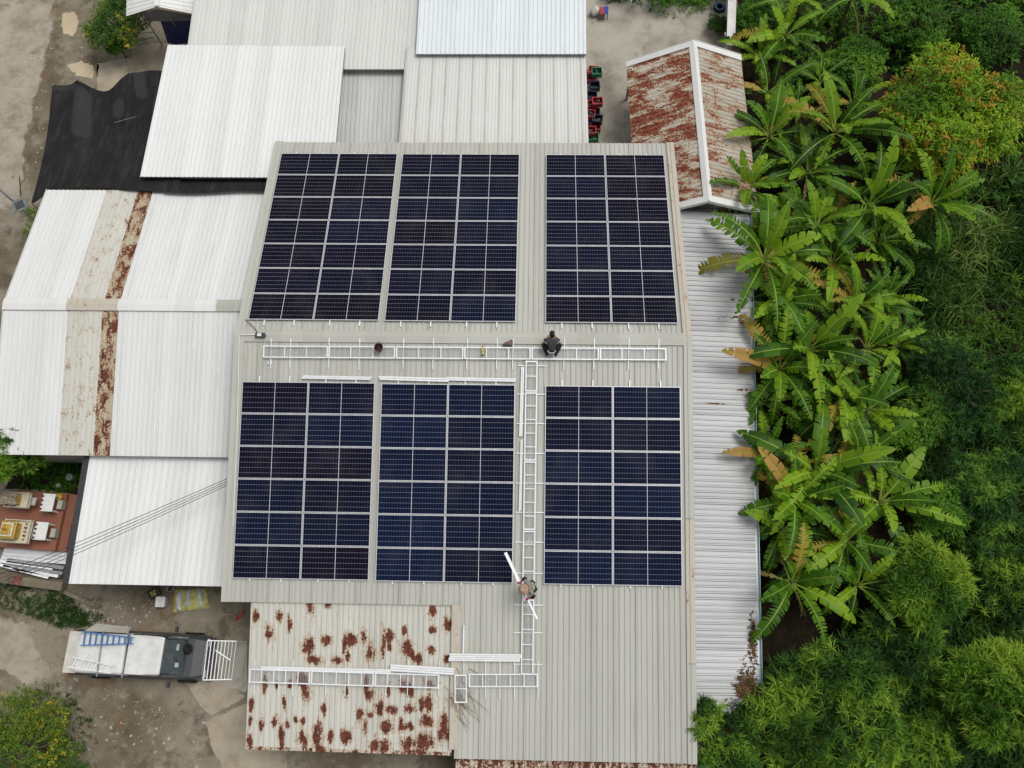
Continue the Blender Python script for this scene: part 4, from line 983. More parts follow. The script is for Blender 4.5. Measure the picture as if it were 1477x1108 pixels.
shirtg=plain('slate_grey_shirt',(.060,.060,.075,1),.9,0,.1); black=plain('black_cloth',(.012,.012,.014,1),.9,0,.1); hair_m=plain('black_hair',(.006,.006,.007,1),.6,0,.1)
# man squatting on the ridge walkway, facing the ridge, seen from behind
b1=on_roof(795.5,509,.16,False)
P1={'pelvis':((0,-.02,.24),.12),'waist':((0,.09,.38),.115),'chest':((0,.24,.58),.125),'neck':((0,.32,.70),.055),'skull':((0,.37,.80),.055),
 'ls':((-.18,.25,.62),.06),'le':((-.27,.33,.40),.042),'lw':((-.13,.50,.24),.032),'rs':((.18,.25,.62),.06),'re':((.27,.33,.40),.042),'rw':((.13,.50,.24),.032),
 'lh':((-.11,.0,.22),.095),'lk':((-.33,.24,.38),.075),'la':((-.17,-.04,.07),.05),'rh':((.11,.0,.22),.095),'rk':((.33,.24,.38),.075),'ra':((.17,-.04,.07),.05)}
E1=[('pelvis','waist'),('waist','chest'),('chest','neck'),('neck','skull'),('chest','ls'),('ls','le'),('le','lw'),('chest','rs'),('rs','re'),('re','rw'),('pelvis','lh'),('lh','lk'),('lk','la'),('pelvis','rh'),('rh','rk'),('rk','ra')]
grow=lambda P,ks,d:{k:(P[k][0],P[k][1]+d) for k in ks}
mid=lambda P,a,b,t,r:(tuple(Vector(P[a][0]).lerp(Vector(P[b][0]),t)),r)
sh1=grow(P1,['waist','chest','ls','rs'],.022); sh1['waist']=(P1['waist'][0],.145); sh1['neckb']=mid(P1,'chest','neck',.85,.09); sh1['lm']=mid(P1,'ls','le',.75,.06); sh1['rm']=mid(P1,'rs','re',.75,.06); sh1['hem']=((0,.0,.255),.15)
SE=[('hem','waist'),('waist','chest'),('chest','neckb'),('chest','ls'),('ls','lm'),('chest','rs'),('rs','rm')]
P1['low_back']=mid(P1,'pelvis','waist',.5,.12)
tr1=grow(P1,['pelvis','low_back','lh','lk','la','rh','rk','ra'],.018); TE1=[('pelvis','low_back'),('pelvis','lh'),('lh','lk'),('lk','la'),('pelvis','rh'),('rh','rk'),('rk','ra')]; TE=[('pelvis','lh'),('lh','lk'),('lk','la'),('pelvis','rh'),('rh','rk'),('rk','ra')]
man1,f1,_,_=person('person in dark grey shirt squatting on the ridge walkway, seen from behind',b1,0.0,{k:v for k,v in P1.items() if k!='low_back'},E1,[('shirt',shirtg,sh1,SE,'chest'),('trousers',black,tr1,TE1,'pelvis')],[((-.13,.50,.24),(.3,.8,-.5),(1,0,0),(0,.5,1)),((.13,.50,.24),(-.3,.8,-.5),(-1,0,0),(0,.5,1))],(0,.39,.86),hair_m,black,[((-.17,-.06,0),(-.2,1,0)),((.17,-.06,0),(.2,1,0))],-.45)
mb=MB(); 
for a in range(10):
    t0=pi*(1+a/10); t1=pi*(1+(a+1)/10); q=lambda t:f1((.155*cos(t),.02+.145*sin(t),.31)); mb.bar(q(t0),q(t1),.012,.03)
mb.build('belt',M['alu_white'],man1)
# man in a straw hat carrying a long rail
b2=on_roof(767,849,.16,False)
P2={'pelvis':((0,0,.86),.12),'waist':((0,.03,1.0),.115),'chest':((0,.12,1.24),.13),'neck':((0,.20,1.40),.055),'skull':((0,.25,1.47),.06),
 'ls':((-.19,.12,1.29),.058),'le':((-.36,.06,1.08),.042),'lw':((-.29,.26,1.00),.032),'rs':((.19,.12,1.29),.058),'re':((.36,.06,1.08),.042),'rw':((.29,.24,.99),.032),
 'lh':((-.10,0,.82),.095),'lk':((-.13,.10,.46),.062),'la':((-.13,.02,.08),.04),'rh':((.10,0,.82),.095),'rk':((.14,.03,.46),.062),'ra':((.14,-.10,.08),.04)}
E2=E1
sh2=grow(P2,['waist','chest','ls','rs'],.022); sh2['neckb']=mid(P2,'chest','neck',.6,.075); sh2['lm']=mid(P2,'ls','le',.45,.06); sh2['rm']=mid(P2,'rs','re',.45,.06); sh2['hem']=((0,0,.90),.145)
tr2=grow(P2,['pelvis','lh','lk','la','rh','rk','ra'],.018)
sl=lambda s:({s+'a':mid(P2,s+'s',s+'e',.35,.062),s+'e':(P2[s+'e'][0],.055),s+'b':mid(P2,s+'e',s+'w',.8,.045)},[(s+'a',s+'e'),(s+'e',s+'b')])
lsl,rsl=sl('l'),sl('r')
greysh=plain('pale_grey_shirt',(.27,.26,.25,1),.9,0,.1); pink=plain('pink_glove',(.55,.08,.16,1),.85,0,.1); hivis=plain('green_white_strap',(.42,.55,.36,1),.8,0,.2)
YAW2=radians(118)
man2,f2,hc2,T2=person('person in straw hat and pink gloves carrying a white rail across the walkway',b2,YAW2,P2,E2,[('shirt',greysh,sh2,SE,'chest'),('trousers',plain('dark_trousers',(.03,.032,.04,1),.9),tr2,TE,'pelvis'),('sleeve',black,lsl[0],lsl[1],'le'),('sleeve',black,rsl[0],rsl[1],'re')],[],(0,.30,1.53),hair_m,black,[((-.13,.0,0),(0,1,0)),((.14,-.12,0),(0,1,0))],-.5)
hb=MB(); hb.lathe([(.185,-.015),(.18,.0),(.13,.012),(.098,.02),(.094,.07),(.075,.105),(.03,.115),(.001,.116)],hc2+T2@Vector((0,-.005,.055)),24,rot=T2)
hb.build('straw_hat',plain('woven_straw',(.46,.33,.22,1),.9,0,.18,25),man2,smooth=True)
for s in (-1,1):
    gb=MB(); w_=f2((s*.29,.25,.995)); R3=Matrix.Rotation(YAW2,3,'Z'); hand(gb,w_,R3@Vector((s*.1,.85,-.35)),R3@Vector((-s,0,0)),(0,0,1),1.0); o=gb.build('glove',pink,man2,smooth=True)
sb=MB(); pts=[f2(q) for q in ((-.12,-.02,1.36),(-.04,-.04,1.28),(.05,-.06,1.15),(.10,-.05,1.02))]; [sb.bar(a,b,.07,.05) for a,b in zip(pts,pts[1:])]; sb.build('strap',hivis,man2)
zc=b2.z+.93
pa,pb=at(729,797,zc),at(775,893,zc); 
mb=MB(); d=(pb-pa).normalized(); s_=Vector((-d.y,d.x,0)); pm=pa.lerp(pb,.60); mb.bar(pa,pm,.105,.012)
for w_ in (.046,-.046): mb.bar(pa+s_*w_+Vector((0,0,.018)),pm+s_*w_+Vector((0,0,.018)),.012,.024)
mb.bar(pa.lerp(pb,.4)-Vector((0,0,.014)),pb-Vector((0,0,.014)),.055,.012)
tag(mb.build('carried_rail',M['alu_white']),'long white channel rail held slantwise by the person in the straw hat','rail')

# ------------------------------------------------------------------ small things on the warehouse roof
pc=on_roof(547.5,504,.16,False); t=thing('bucket','dark red and black bucket standing on the ridge walkway','bucket',pc)
mb=MB(); mb.lathe([(.001,0),(.11,0),(.15,.22),(.155,.23),(.14,.23),(.10,.02),(.001,.02)],pc,18); mb.build('pail',plain('dark_red_plastic',(.10,.012,.018,1),.5),t,smooth=False)
mb=MB(); mb.tube([pc+Vector((-.15,0,.22)),pc+Vector((-.12,.13,.25)),pc+Vector((0,.2,.26)),pc+Vector((.12,.13,.25)),pc+Vector((.15,0,.22))],.008,6); mb.build('handle',M['steel_dark'],t)
mb=MB(); [mb.box(pc+Vector((random.uniform(-.07,.07),random.uniform(-.07,.07),.13+.03*i)),(.09,.03,.03),Euler((0,.4,i)).to_matrix()) for i in range(5)]; mb.build('tool',M['steel_dark'],t)
pc=on_roof(696,506,.17,False); t=thing('power_drill','small yellow power drill lying on the ridge walkway','drill',pc)
yel=plain('yellow_plastic',(.55,.42,.08,1),.5)
mb=MB(); mb.tube([pc+Vector((0,.14,.04)),pc+Vector((0,-.05,.04))],[.035,.045],10); mb.bar(pc+Vector((0,-.02,.04)),pc+Vector((.01,-.16,.03)),.05,.04); mb.build('body',yel,t)
mb=MB(); mb.tube([pc+Vector((0,.14,.04)),pc+Vector((0,.2,.04))],[.022,.008],8); mb.build('chuck',M['steel_dark'],t); mb=MB(); mb.box(pc+Vector((.01,-.18,.035)),(.08,.06,.06)); mb.build('battery',M['steel_dark'],t)
pc=on_roof(732,496,.05,False); t=thing('tool_bag','grey and dull red wedge shaped tool bag on the ridge','bag',pc)
mb=MB(); mb.add([pc+Vector(q) for q in ((-.20,-.10,0),(.20,-.13,0),(.17,.14,.0),(-.14,.02,0),(-.16,-.07,.10),(.17,-.10,.20),(.15,.10,.20),(-.10,.0,.10))],[(3,2,1,0),(4,5,6,7),(0,1,5,4),(1,2,6,5),(2,3,7,6),(3,0,4,7)]); mb.build('bag_body',plain('grey_canvas',(.17,.15,.15,1),.9,0,.2),t,bevel=.02)
mb=MB(); [mb.box(pc+Vector((-.08+.09*i,-.03+.01*i,.13+.03*i)),(.06,.07,.02)) for i in range(2)]; mb.build('pocket',plain('dull_red_cloth',(.28,.09,.07,1),.9),t)
mb=MB(); mb.tube([pc+Vector((.17,-.08,.2)),pc+Vector((.19,0,.27)),pc+Vector((.16,.08,.2))],.01,6); mb.build('handle',M['steel_dark'],t)
# floodlight with its cable at the ridge end
pc=on_roof(376,484.5,.10,False); t=thing('floodlight','small dark floodlight with a cable at the left end of the ridge','lamp',pc)
mb=MB(); mb.box(pc+Vector((0,0,.06)),(.36,.17,.09)); mb.build('housing',M['steel_dark'],t,bevel=.012); mb=MB(); mb.box(pc+Vector((-.02,.0,.112)),(.15,.11,.012)); mb.build('lens',M['alu'],t); mb=MB(); mb.bar(pc+Vector((-.2,0,.0)),pc+Vector((.2,0,.0)),.04,.02); mb.build('bracket',M['steel_dark'],t)
tag(MB().tube([at(343,449,4.62),on_roof(355,462,.12,True),on_roof(367,473,.1,True),on_roof(372,481,.12,True)],.014,6).build('cable',M['steel_dark']),'dark cable running from the floodlight toward the white gabled roof','cable')
tag(MB().tube([on_roof(345,483.2,.12,False),on_roof(369,482.6,.13,False)],.018,6).tube([on_roof(345,484,.1,False),on_roof(343.5,560,.1,False),on_roof(341.5,640,.1,False),on_roof(336,760,.1,False)],.014,6).build('conduit',M['alu_white']),'thin white conduit along the left edge flashing of the warehouse','conduit')
pc=on_roof(389,525,.05,False); t=thing('clamp','small bright metal clamp lying beside the left end of the ridge walkway','clamp',pc)
mb=MB(); mb.box(pc+Vector((0,0,.01)),(.16,.04,.02)); mb.box(pc+Vector((-.06,.05,.02)),(.03,.12,.03)); mb.box(pc+Vector((.06,.05,.02)),(.03,.12,.03)); mb.build('jaw',M['alu_white'],t); mb=MB(); mb.tube([pc+Vector((0,.03,.02)),pc+Vector((0,.03,.09))],.015,8); mb.build('screw',M['steel_grey'],t)
# dry twigs across the rusty flashing
mb=MB(); q=random.Random(3)
for i in range(26):
    a=on_roof(q.gauss(662,9),q.gauss(1000,18),.04,False); an=q.gauss(-.9,.35); L=q.uniform(.3,1.1); e=a+Vector((cos(an)*L,sin(an)*L*1.0,0)); e.z=roof_z(e.y)+.04+q.uniform(0,.08); m_=a.lerp(e,.5)+Vector((q.uniform(-.06,.06),q.uniform(-.06,.06),.05)); a.z+=.02; mb.tube([a,m_,e],[.012,.009,.004],5)
tag(mb.build('dry_branch',plain('dry_twig',(.30,.20,.12,1),.9,0,.3)),'tangle of dry brown twigs lying across the rusty flashing','branch')

# ------------------------------------------------------------------ pickup truck
tc0,tc1=at(118,941,1.8),at(238,947,1.8); hd=(tc1-tc0); hd.z=0; hd.normalize(); lf=Vector((-hd.y,hd.x,0))
rear=at(97,940,1.2); rear.z=0; org=rear+hd*2.6
T=lambda x,y,z:org+hd*x+lf*y+Vector((0,0,z))
RT=Matrix((hd,lf,Vector((0,0,1)))).transposed()
truck=thing('pickup_truck','dark grey pickup truck with a white canopy roof carrying ladders','pickup truck',org)
dgrey=plain('dark_grey_car_paint',(.085,.088,.095,1),.32,.3,.08,3); wpaint=plain('white_car_paint',(.68,.68,.655,1),.4,0,.10,2); glassm=plain('tinted_glass',(.045,.06,.062,1),.08,0,.25,4,.6); rub=plain('rubber',(.012,.012,.012,1),.85); chrome=plain('rim_metal',(.5,.5,.5,1),.3,.8)
def loft(mb,secs):
    """secs: (x, half width low, half width top, z low, z top)"""
    vs=[];n=8
    for x,a,b,z0,z1 in secs:
        m_=(z0+z1)/2; r=min(.08,(z1-z0)*.3)
        for y,z in ((-a+.03,z0),(a-.03,z0),(a,z0+.05),(a*.5+b*.5,m_),(b-r*.2,z1-r),(b-r,z1),(-b+r,z1),(-b+r*.2,z1-r)): vs.append(T(x,y,z))
    vs2=[]
    for i in range(len(secs)): vs2+=vs[i*n:(i+1)*n]
    fs=[(i*n+k,(i+1)*n+k,(i+1)*n+(k+1)%n,i*n+(k+1)%n) for i in range(len(secs)-1) for k in range(n)]+[tuple(range(n)),tuple((len(secs)-1)*n+k for k in range(n-1,-1,-1))]
    mb.add(vs2,fs)
mb=MB(); loft(mb,[(-2.5,.82,.82,.42,.98),(-1.2,.86,.85,.38,.99),(.6,.87,.85,.36,1.0),(1.75,.87,.80,.38,1.02),(2.2,.85,.76,.40,.98),(2.5,.80,.70,.42,.90),(2.62,.72,.62,.48,.80)]); mb.build('body',dgrey,truck,smooth=False,recalc=True,bevel=.02)
mb=MB(); loft(mb,[(1.72,.72,.70,1.0,1.045),(2.1,.70,.68,.99,1.035),(2.45,.66,.62,.92,.965)]); mb.build('bonnet',plain('faded_grey_paint',(.070,.073,.078,1),.45,.2,.08,2),truck,recalc=True,bevel=.015)
mb=MB(); loft(mb,[(-.15,.80,.70,.98,1.60),(.9,.80,.68,.98,1.62),(1.2,.80,.66,.98,1.55),(1.85,.76,.66,.98,1.04)]); mb.build('cab_glass',glassm,truck,recalc=True)
mb=MB(); loft(mb,[(-.12,.71,.68,1.60,1.68),(.5,.71,.68,1.61,1.70),(1.05,.69,.62,1.58,1.66),(1.16,.66,.58,1.55,1.60)]); mb.build('cab_roof',wpaint,truck,recalc=True,bevel=.02)
mb=MB(); loft(mb,[(-2.05,.76,.68,1.0,1.70),(-1.9,.78,.71,1.0,1.74),(-.3,.78,.72,1.0,1.76),(-.14,.78,.70,1.0,1.72)]); mb.build('canopy',wpaint,truck,recalc=True,bevel=.02)
mb=MB(); mb.box(T(-2.34,0,1.30),(.50,1.48,.03),RT); mb.build('rear_flap',plain('cream_panel',(.58,.56,.49,1),.5,0,.08,3),truck,bevel=.01)
mb=MB(); mb.add([T(-1.85,.76,1.68),T(-.2,.76,1.70),T(-.25,.98,1.46),T(-1.6,1.06,1.42),T(-1.85,.76,1.66),T(-.2,.76,1.68),T(-.25,.98,1.44),T(-1.6,1.06,1.40)],[(0,1,2,3),(7,6,5,4),(0,4,5,1),(1,5,6,2),(2,6,7,3),(3,7,4,0)]); mb.build('side_flap',plain('cream_flap',(.46,.44,.39,1),.5,0,.08,3),truck,recalc=True)
for x in (-1.95,-1.5,-.6,.35):
    mb=MB(); mb.bar(T(x,-.60,1.765 if x<0 else 1.705),T(x,.60,1.765 if x<0 else 1.705),.018,.012); mb.build('roof_rib',wpaint,truck)
mb=MB(); mb.bar(T(-.13,-.70,1.70),T(-.13,.70,1.70),.03,.03); mb.build('cab_gap_seal',rub,truck)
for s in (-1,1):
    mb=MB(); mb.bar(T(-1.7,s*.775,1.35),T(-.45,s*.775,1.36),.02,.34); mb.build('canopy_window',glassm,truck)
    mb=MB(); mb.bar(T(1.24,s*.668,1.52),T(1.84,s*.665,1.06),.05,.04); mb.build('windscreen_pillar',dgrey,truck)
mb=MB(); mb.box(T(1.62,-.28,1.27),(.14,.16,.006),RT@Matrix.Rotation(.66,3,'Y')); mb.box(T(1.58,.35,1.30),(.10,.22,.006),RT@Matrix.Rotation(.66,3,'Y')); mb.build('windscreen_sticker',plain('pale_paper',(.40,.46,.44,1),.4),truck)
for x in (-1.05,-.12):
    mb=MB(); mb.bar(T(x+.03,-.80,1.81),T(x-.03,.80,1.81),.04,.035); mb.build('roof_bar',M['steel_grey'],truck)
for s in (-1,1):
    for x in (-1.55,1.78):
        c=T(x,s*.80,.36); mb=MB(); 
        RW=RT@Matrix.Rotation(pi/2,3,'X'); mb.lathe([(.19,-.11),(.33,-.11),(.36,-.07),(.36,.07),(.33,.11),(.19,.11),(.19,-.11)],c,20,rot=RW); w_=thing('wheel',None,None,c); w_.location=c-org; w_.parent=truck; mb.build('tyre',rub,w_)
        mb=MB(); mb.lathe([(.001,-.06),(.10,-.06),(.19,-.09),(.19,.09),(.10,.05),(.001,.05)],c,14,rot=RW); mb.build('rim',chrome,w_)
    mb=MB(); mb.bar(T(1.42,s*.80,1.06),T(1.36,s*.99,1.10),.05,.04); mb.box(T(1.36,s*.99,1.12),(.09,.20,.15),RT); mb.build('mirror',M['steel_dark'],truck,bevel=.01)
    mb=MB(); mb.box(T(2.53,s*.56,.78),(.12,.28,.14),RT); mb.build('headlight',plain('headlight_glass',(.6,.62,.62,1),.15),truck,bevel=.02)
    mb=MB(); mb.box(T(-2.5,s*.74,.85),(.04,.12,.24),RT); mb.build('tail_light',plain('red_lens',(.3,.02,.02,1),.3),truck)
for a,b,nm in ((1.80,.015,'wiper'),):
    for s in (-.35,.3):
        mb=MB(); mb.bar(T(1.80,s,1.075),T(1.50,s+.36,1.36),.02,.015); mb.build('wiper',M['steel_dark'],truck)
mb=MB(); mb.box(T(2.62,0,.48),(.12,1.5,.2),RT); mb.build('bumper',M['steel_dark'],truck,bevel=.03)
mb=MB(); mb.box(T(1.12,.12,1.02+.62),(.02,.02,.02),RT); 
# dashboard papers seen through the windscreen are skipped; hat on the bonnet
hc=T(1.86,.30,1.09); t=thing('round_hat','black round hat lying on the grey pickup bonnet','hat',hc); mb=MB(); mb.lathe([(.001,.0),(.20,.0),(.205,.012),(.15,.03),(.115,.05),(.10,.11),(.05,.135),(.001,.138)],hc,22); mb.build('hat_body',black,t,smooth=True)
mb=MB(); mb.lathe([(.118,.05),(.121,.05),(.115,.075),(.112,.075)],hc,22); mb.build('hat_band',rub,t)
def ladder(label,a0,a1,b0,b1,n,mat,tip=None,w_=.035):
    t=thing('ladder',label,'ladder',(a0+b0)/2); 
    for q0,q1 in ((a0,a1),(b0,b1)): MB().bar(q0,q1,w_,.07).build('rail',mat,t)
    for i in range(n):
        f=(i+.5)/n; MB().bar(a0.lerp(a1,f),b0.lerp(b1,f),.05,.025).build('rung',mat,t)
    return t
blue=plain('blue_fibreglass',(.035,.16,.40,1),.5,0,.1)
zl=1.90; B_=lambda x,y,z=zl:at(x,y,z)
ladder('blue folding ladder lying on the pickup roof',B_(119,911),B_(193,920),B_(116,931),B_(192,928.5),9,blue)
ladder('aluminium ladder lying along the near side of the pickup roof',B_(106,948,1.85),B_(166,961,1.85),B_(98,962,1.75),B_(160,971,1.75),6,M['alu_white'])
# slatted steel frame in front of the truck
t=thing('slatted_frame','white slatted steel frame standing in front of the pickup','steel frame',at(320,950,0))
f0,f1,f2_,f3=at(300,924,1.15),at(341,925,.95),at(334,980,.95),at(293,981,1.15)
for a,b in ((f0,f1),(f3,f2_)): MB().bar(a,b,.035,.035).build('side_rail',M['alu_white'],t)
for i in range(9):
    f=i/8; MB().bar(f0.lerp(f1,f),f3.lerp(f2_,f),.036 if i<6 else .022,.03).build('slat',M['alu_white'],t)
g0,g1=at(356,926,.35),at(349,979,.35)
for a,b in ((f1,g0),(f2_,g1)): MB().bar(a,b,.02,.02).build('stay',M['alu_white'],t)
MB().bar(g0,g1,.02,.02).build('stay',M['steel_grey'],t)
for p in (f0,f3,f1,f2_): MB().bar((p.x,p.y,0),(p.x,p.y,p.z-.02),.03,.03,(1,0,0)).build('leg',M['alu_white'],t)
tag(MB().bar(at(311,938,1.14),at(332,952,1.03),.05,.03).build('loose_slat',M['alu_white']),'short white slat lying slantwise on the steel frame','slat')

# ------------------------------------------------------------------ things on the dirt yard
pc=at(224,855,.0); t=thing('tool_case','open black tool case with yellow tools on the dirt','tool case',pc); Rz=Matrix.Rotation(.6,3,'Z')
mb=MB(); mb.box(pc+Vector((0,0,.03)),(.44,.34,.05),Rz); [mb.box(pc+Rz@Vector(q[0])+Vector((0,0,.10)),q[1],Rz) for q in (((.21,0,0),(.03,.34,.12)),((-.21,0,0),(.03,.34,.12)),((0,.16,0),(.40,.03,.12)),((0,-.16,0),(.40,.03,.12)))]; mb.build('case',M['steel_dark'],t)
mb=MB(); [mb.box(pc+Rz@Vector((random.uniform(-.15,.15),random.uniform(-.11,.11),.09)),(.10,.06,.06),Matrix.Rotation(i,3,'Z')) for i in range(6)]; mb.build('tools',yel,t)
pc=at(236,869,0); t=thing('bucket','square white plastic tub on the dirt yard','tub',pc)
mb=MB(); mb.box(pc+Vector((0,0,.16)),(.32,.34,.32),None,0,(1.1,1.1)); mb.build('tub_body',plain('white_plastic',(.66,.68,.66,1),.5),t,bevel=.03); mb=MB(); mb.box(pc+Vector((0,0,.335)),(.38,.40,.03)); mb.build('lid',plain('white_lid',(.74,.76,.74,1),.45),t,bevel=.02)
mb=MB(); mb.tube([pc+Vector((.19,-.14,.2)),pc+Vector((.25,0,.24)),pc+Vector((.19,.14,.2))],.01,6); mb.build('handle',M['steel_grey'],t)
tag(MB().bar(at(227,866,.03),at(222,858,.03),.03,.02).build('pry_bar',plain('red_paint',(.35,.04,.03,1),.5)),'short thin red bar lying beside the white tub','bar')
pc=at(247,849,0); t=thing('pot','small pale pot with black rim under the white roof edge','pot',pc); mb=MB(); mb.lathe([(.001,0),(.12,0),(.15,.14),(.13,.15),(.10,.05),(.001,.05)],pc,14); mb.build('pot_body',plain('pinkish_plastic',(.5,.38,.36,1),.6),t); mb=MB(); mb.lathe([(.001,.06),(.10,.06),(.10,.08),(.001,.08)],pc,12); mb.build('contents',M['steel_dark'],t)
# yellow and white sacks
ysack=plain('yellow_sacking',(.50,.48,.16,1),.8,0,.22,5); wsack=plain('white_sacking',(.60,.62,.62,1),.8,0,.15,5)
t=thing('sack_sheet','yellow sacking sheet with three white bundles spread on the dirt','sacks',at(275,864,0))
def cloth(parent,name,px,mat,h,n=9,seed=0):
    q=random.Random(seed); a,b,c,d=[at(x,y,0) for x,y in px]; mb=MB(); vs=[];fs=[]
    ph=[q.uniform(0,6) for _ in range(4)]
    for i in range(n):
        for j in range(n):
            u,v=i/(n-1),j/(n-1); p=a.lerp(b,u).lerp(d.lerp(c,u),v); e=min(u,1-u,v,1-v); 
            z=.02+h*(min(1,e*4)**.6)*(.75+.25*sin(7*u+ph[0])*sin(6*v+ph[1]))+.02*sin(11*u+ph[2])*sin(9*v+ph[3]); vs.append((p.x+q.uniform(-.015,.015),p.y+q.uniform(-.015,.015),max(.012,z)))
    fs=[(i*n+j,i*n+j+1,(i+1)*n+j+1,(i+1)*n+j) for i in range(n-1) for j in range(n-1)]
    v0,v1,v2=[Vector(vs[k]) for k in fs[0][:3]]
    if (v1-v0).cross(v2-v0).z<0: fs=[tuple(reversed(f)) for f in fs]
    mb.add(vs,fs); return mb.build(name,mat,parent,smooth=True,solid=.01)
cloth(t,'sheet',[(252,851),(298,848),(302,877),(249,884)],ysack,.05,13,1)
for k,px in enumerate(([(256,853),(264,852),(262,882),(254,883)],[(270,849),(276,849),(276,876),(267,876)],[(284,848),(292,849),(294,876),(287,877)])): cloth(t,'sack',px,wsack,.16,9,k+4)
# red hand pump and its string
pc=at(346,889,0); t=thing('red_jack','red metal jack with a string on the dirt beside the annex','jack',pc); redm=plain('red_enamel',(.42,.05,.03,1),.5)
mb=MB(); Rz=Matrix.Rotation(.75,3,'Z'); mb.box(pc+Vector((0,0,.04)),(.42,.12,.08),Rz); mb.tube([pc+Rz@Vector((-.1,0,.08)),pc+Rz@Vector((-.1,0,.22))],[.05,.04],10); mb.build('jack_body',redm,t,bevel=.01); mb=MB(); mb.bar(pc+Rz@Vector((.18,0,.1)),pc+Rz@Vector((.34,.16,.12)),.03,.03); mb.build('handle',redm,t)
tag(MB().tube([at(320,886,.02),at(333,887,.02),at(341,884,.03)],.008,5).build('string',plain('yellow_string',(.5,.45,.2,1),.8)),'thin yellowish string lying beside the red jack','string')

# ------------------------------------------------------------------ kerb, metal strips, spirit houses
t=thing('low_wall','low weathered concrete wall with a red-brown stain below the metal strips','wall',at(45,838,0))
MB().bar(at(-40,829,.22),at(93,847,.22),.34,.44).build('wall_body',M['slab'],t,bevel=.02); MB().bar(at(19,836.5,.444),at(31,838,.444),.35,.012).build('painted_band',plain('red_brown_paint',(.20,.07,.055,1),.8,0,.3),t)
tag(MB().bar(at(86,851,.06),at(143,876,.06),.16,.12).build('kerb_stone',M['slab'],None,bevel=.02),'broken concrete kerb strip running diagonally behind the pickup','kerb')
strips=[(6,793,97,799,.20),(4,799,96,806,.16),(2,804,95,811,.16),(10,808,92,819,.16),(0,809,76,820,.12),(5,815,90,827,.14),(18,820,84,831,.13),(-10,812,70,833,.12)]
names_=['topmost, beside the tiled platform','second from the tiled platform','third from the tiled platform','fourth, broad and grey','fifth, bright and short','sixth, thin and grey','seventh, short and white','lowest, bright, nearest the low wall']
for (x0,y0,x1,y1,wd),nm in zip(strips,names_):
    mb=MB(); a,b=at(x0,y0,.25),at(x1,y1,.25); d=(b-a).normalized(); s_=Vector((-d.y,d.x,0)); mb.bar(a,b,wd,.02); mb.bar(a+s_*wd*.45+Vector((0,0,.025)),b+s_*wd*.45+Vector((0,0,.025)),.012,.03); mb.bar(a-s_*wd*.45+Vector((0,0,.025)),b-s_*wd*.45+Vector((0,0,.025)),.012,.03)
    tag(mb.build('metal_strip',M['alu_white'] if 'bright' in nm or 'white' in nm else M['steel_grey'] if 'grey' in nm else M['alu']),'long metal strip left of the white roof, '+nm,'metal strip','metal strips piled beside the platform')
for k,(xx,yy) in enumerate(((14,812),(86,822))):
    tag(MB().bar(at(xx,yy-16,.12),at(xx+2,yy+12,.12),.1,.2).build('timber_bearer',M['bark']),'short timber bearer under the metal strips, '+('left end' if k==0 else 'right end'),'timber','bearers under the strips')
tilem=None
k=NT('red_brown_tile'); p=k.pos(); br=k.n('ShaderNodeTexBrick'); k.L(p,br.inputs['Vector']); br.inputs['Scale'].default_value=3; br.inputs['Color1'].default_value=(.235,.085,.048,1); br.inputs['Color2'].default_value=(.20,.070,.040,1); br.inputs['Mortar'].default_value=(.15,.07,.05,1); br.inputs['Mortar Size'].default_value=.012; br.offset=0; br.inputs['Brick Width'].default_value=.9; br.inputs['Row Height'].default_value=.9
c=k.mix(k.math('MULTIPLY',k.noise(p,2.5,6,.7),.5),br.outputs['Color'],(.30,.14,.085,1)); tilem=k.fin(c,.45,0,.4)
PZ=.62
def quadprism(mb,px,z0,z1,zz=None):
    P=[at(x,y,z1) for x,y in px]; mb.prism([(q.x,q.y) for q in P][::-1] if True else P,z0,z1)
t=thing('tiled_platform','red-brown tiled platform with one step carrying the spirit houses','platform',at(45,750,0))
mb=MB(); quadprism(mb,[(14,707),(97,712.5),(79,795),(-40,786),(-40,740)],0,PZ); mb.build('upper_deck',tilem,t,recalc=True)
mb=MB(); quadprism(mb,[(97.6,712.7),(112,714),(95,796.5),(79.6,795.2)],0,PZ-.2); mb.build('step',tilem,t,recalc=True)
ivory=plain('ivory_paint',(.62,.57,.44,1),.6,0,.12,8); gold=plain('gold_paint',(.55,.36,.07,1),.4,.4,.2,10); figm=plain('dark_figures',(.09,.05,.07,1),.7); altw=plain('white_tile',(.74,.74,.71,1),.4,0,.05); greyt=plain('grey_green_step',(.40,.42,.36,1),.6)
ax=(at(97,712,PZ)-at(14,707,PZ)).normalized(); ay=Vector((-ax.y,ax.x,0)); ax.z=0
RS=Matrix((ax,ay,Vector((0,0,1)))).transposed()
def altar(label,px,py):
    c=at(px,py,PZ+.5); c.z=PZ; t=thing('offering_table',label,'table',c,'white offering tables'); q=lambda x,y,z:c+RS@Vector((x,y,z))
    mb=MB(); mb.box(q(0,0,.50),(.50,.70,.05),RS); mb.build('table_top',altw,t,bevel=.01)
    for x in (-.2,.2):
        for y in (-.3,.3): mb=MB(); mb.box(q(x,y,.2375),(.06,.06,.475),RS); mb.build('leg',altw,t)
    mb=MB(); mb.box(q(.36,-.02,.14),(.20,.34,.28),RS); tag(mb.build('front_step',greyt,t),None)
    return c,q
c1,q1=altar('upper white offering table beside the yellow pot',69,725); c2,q2=altar('lower white offering table nearer the metal strips',59,766)
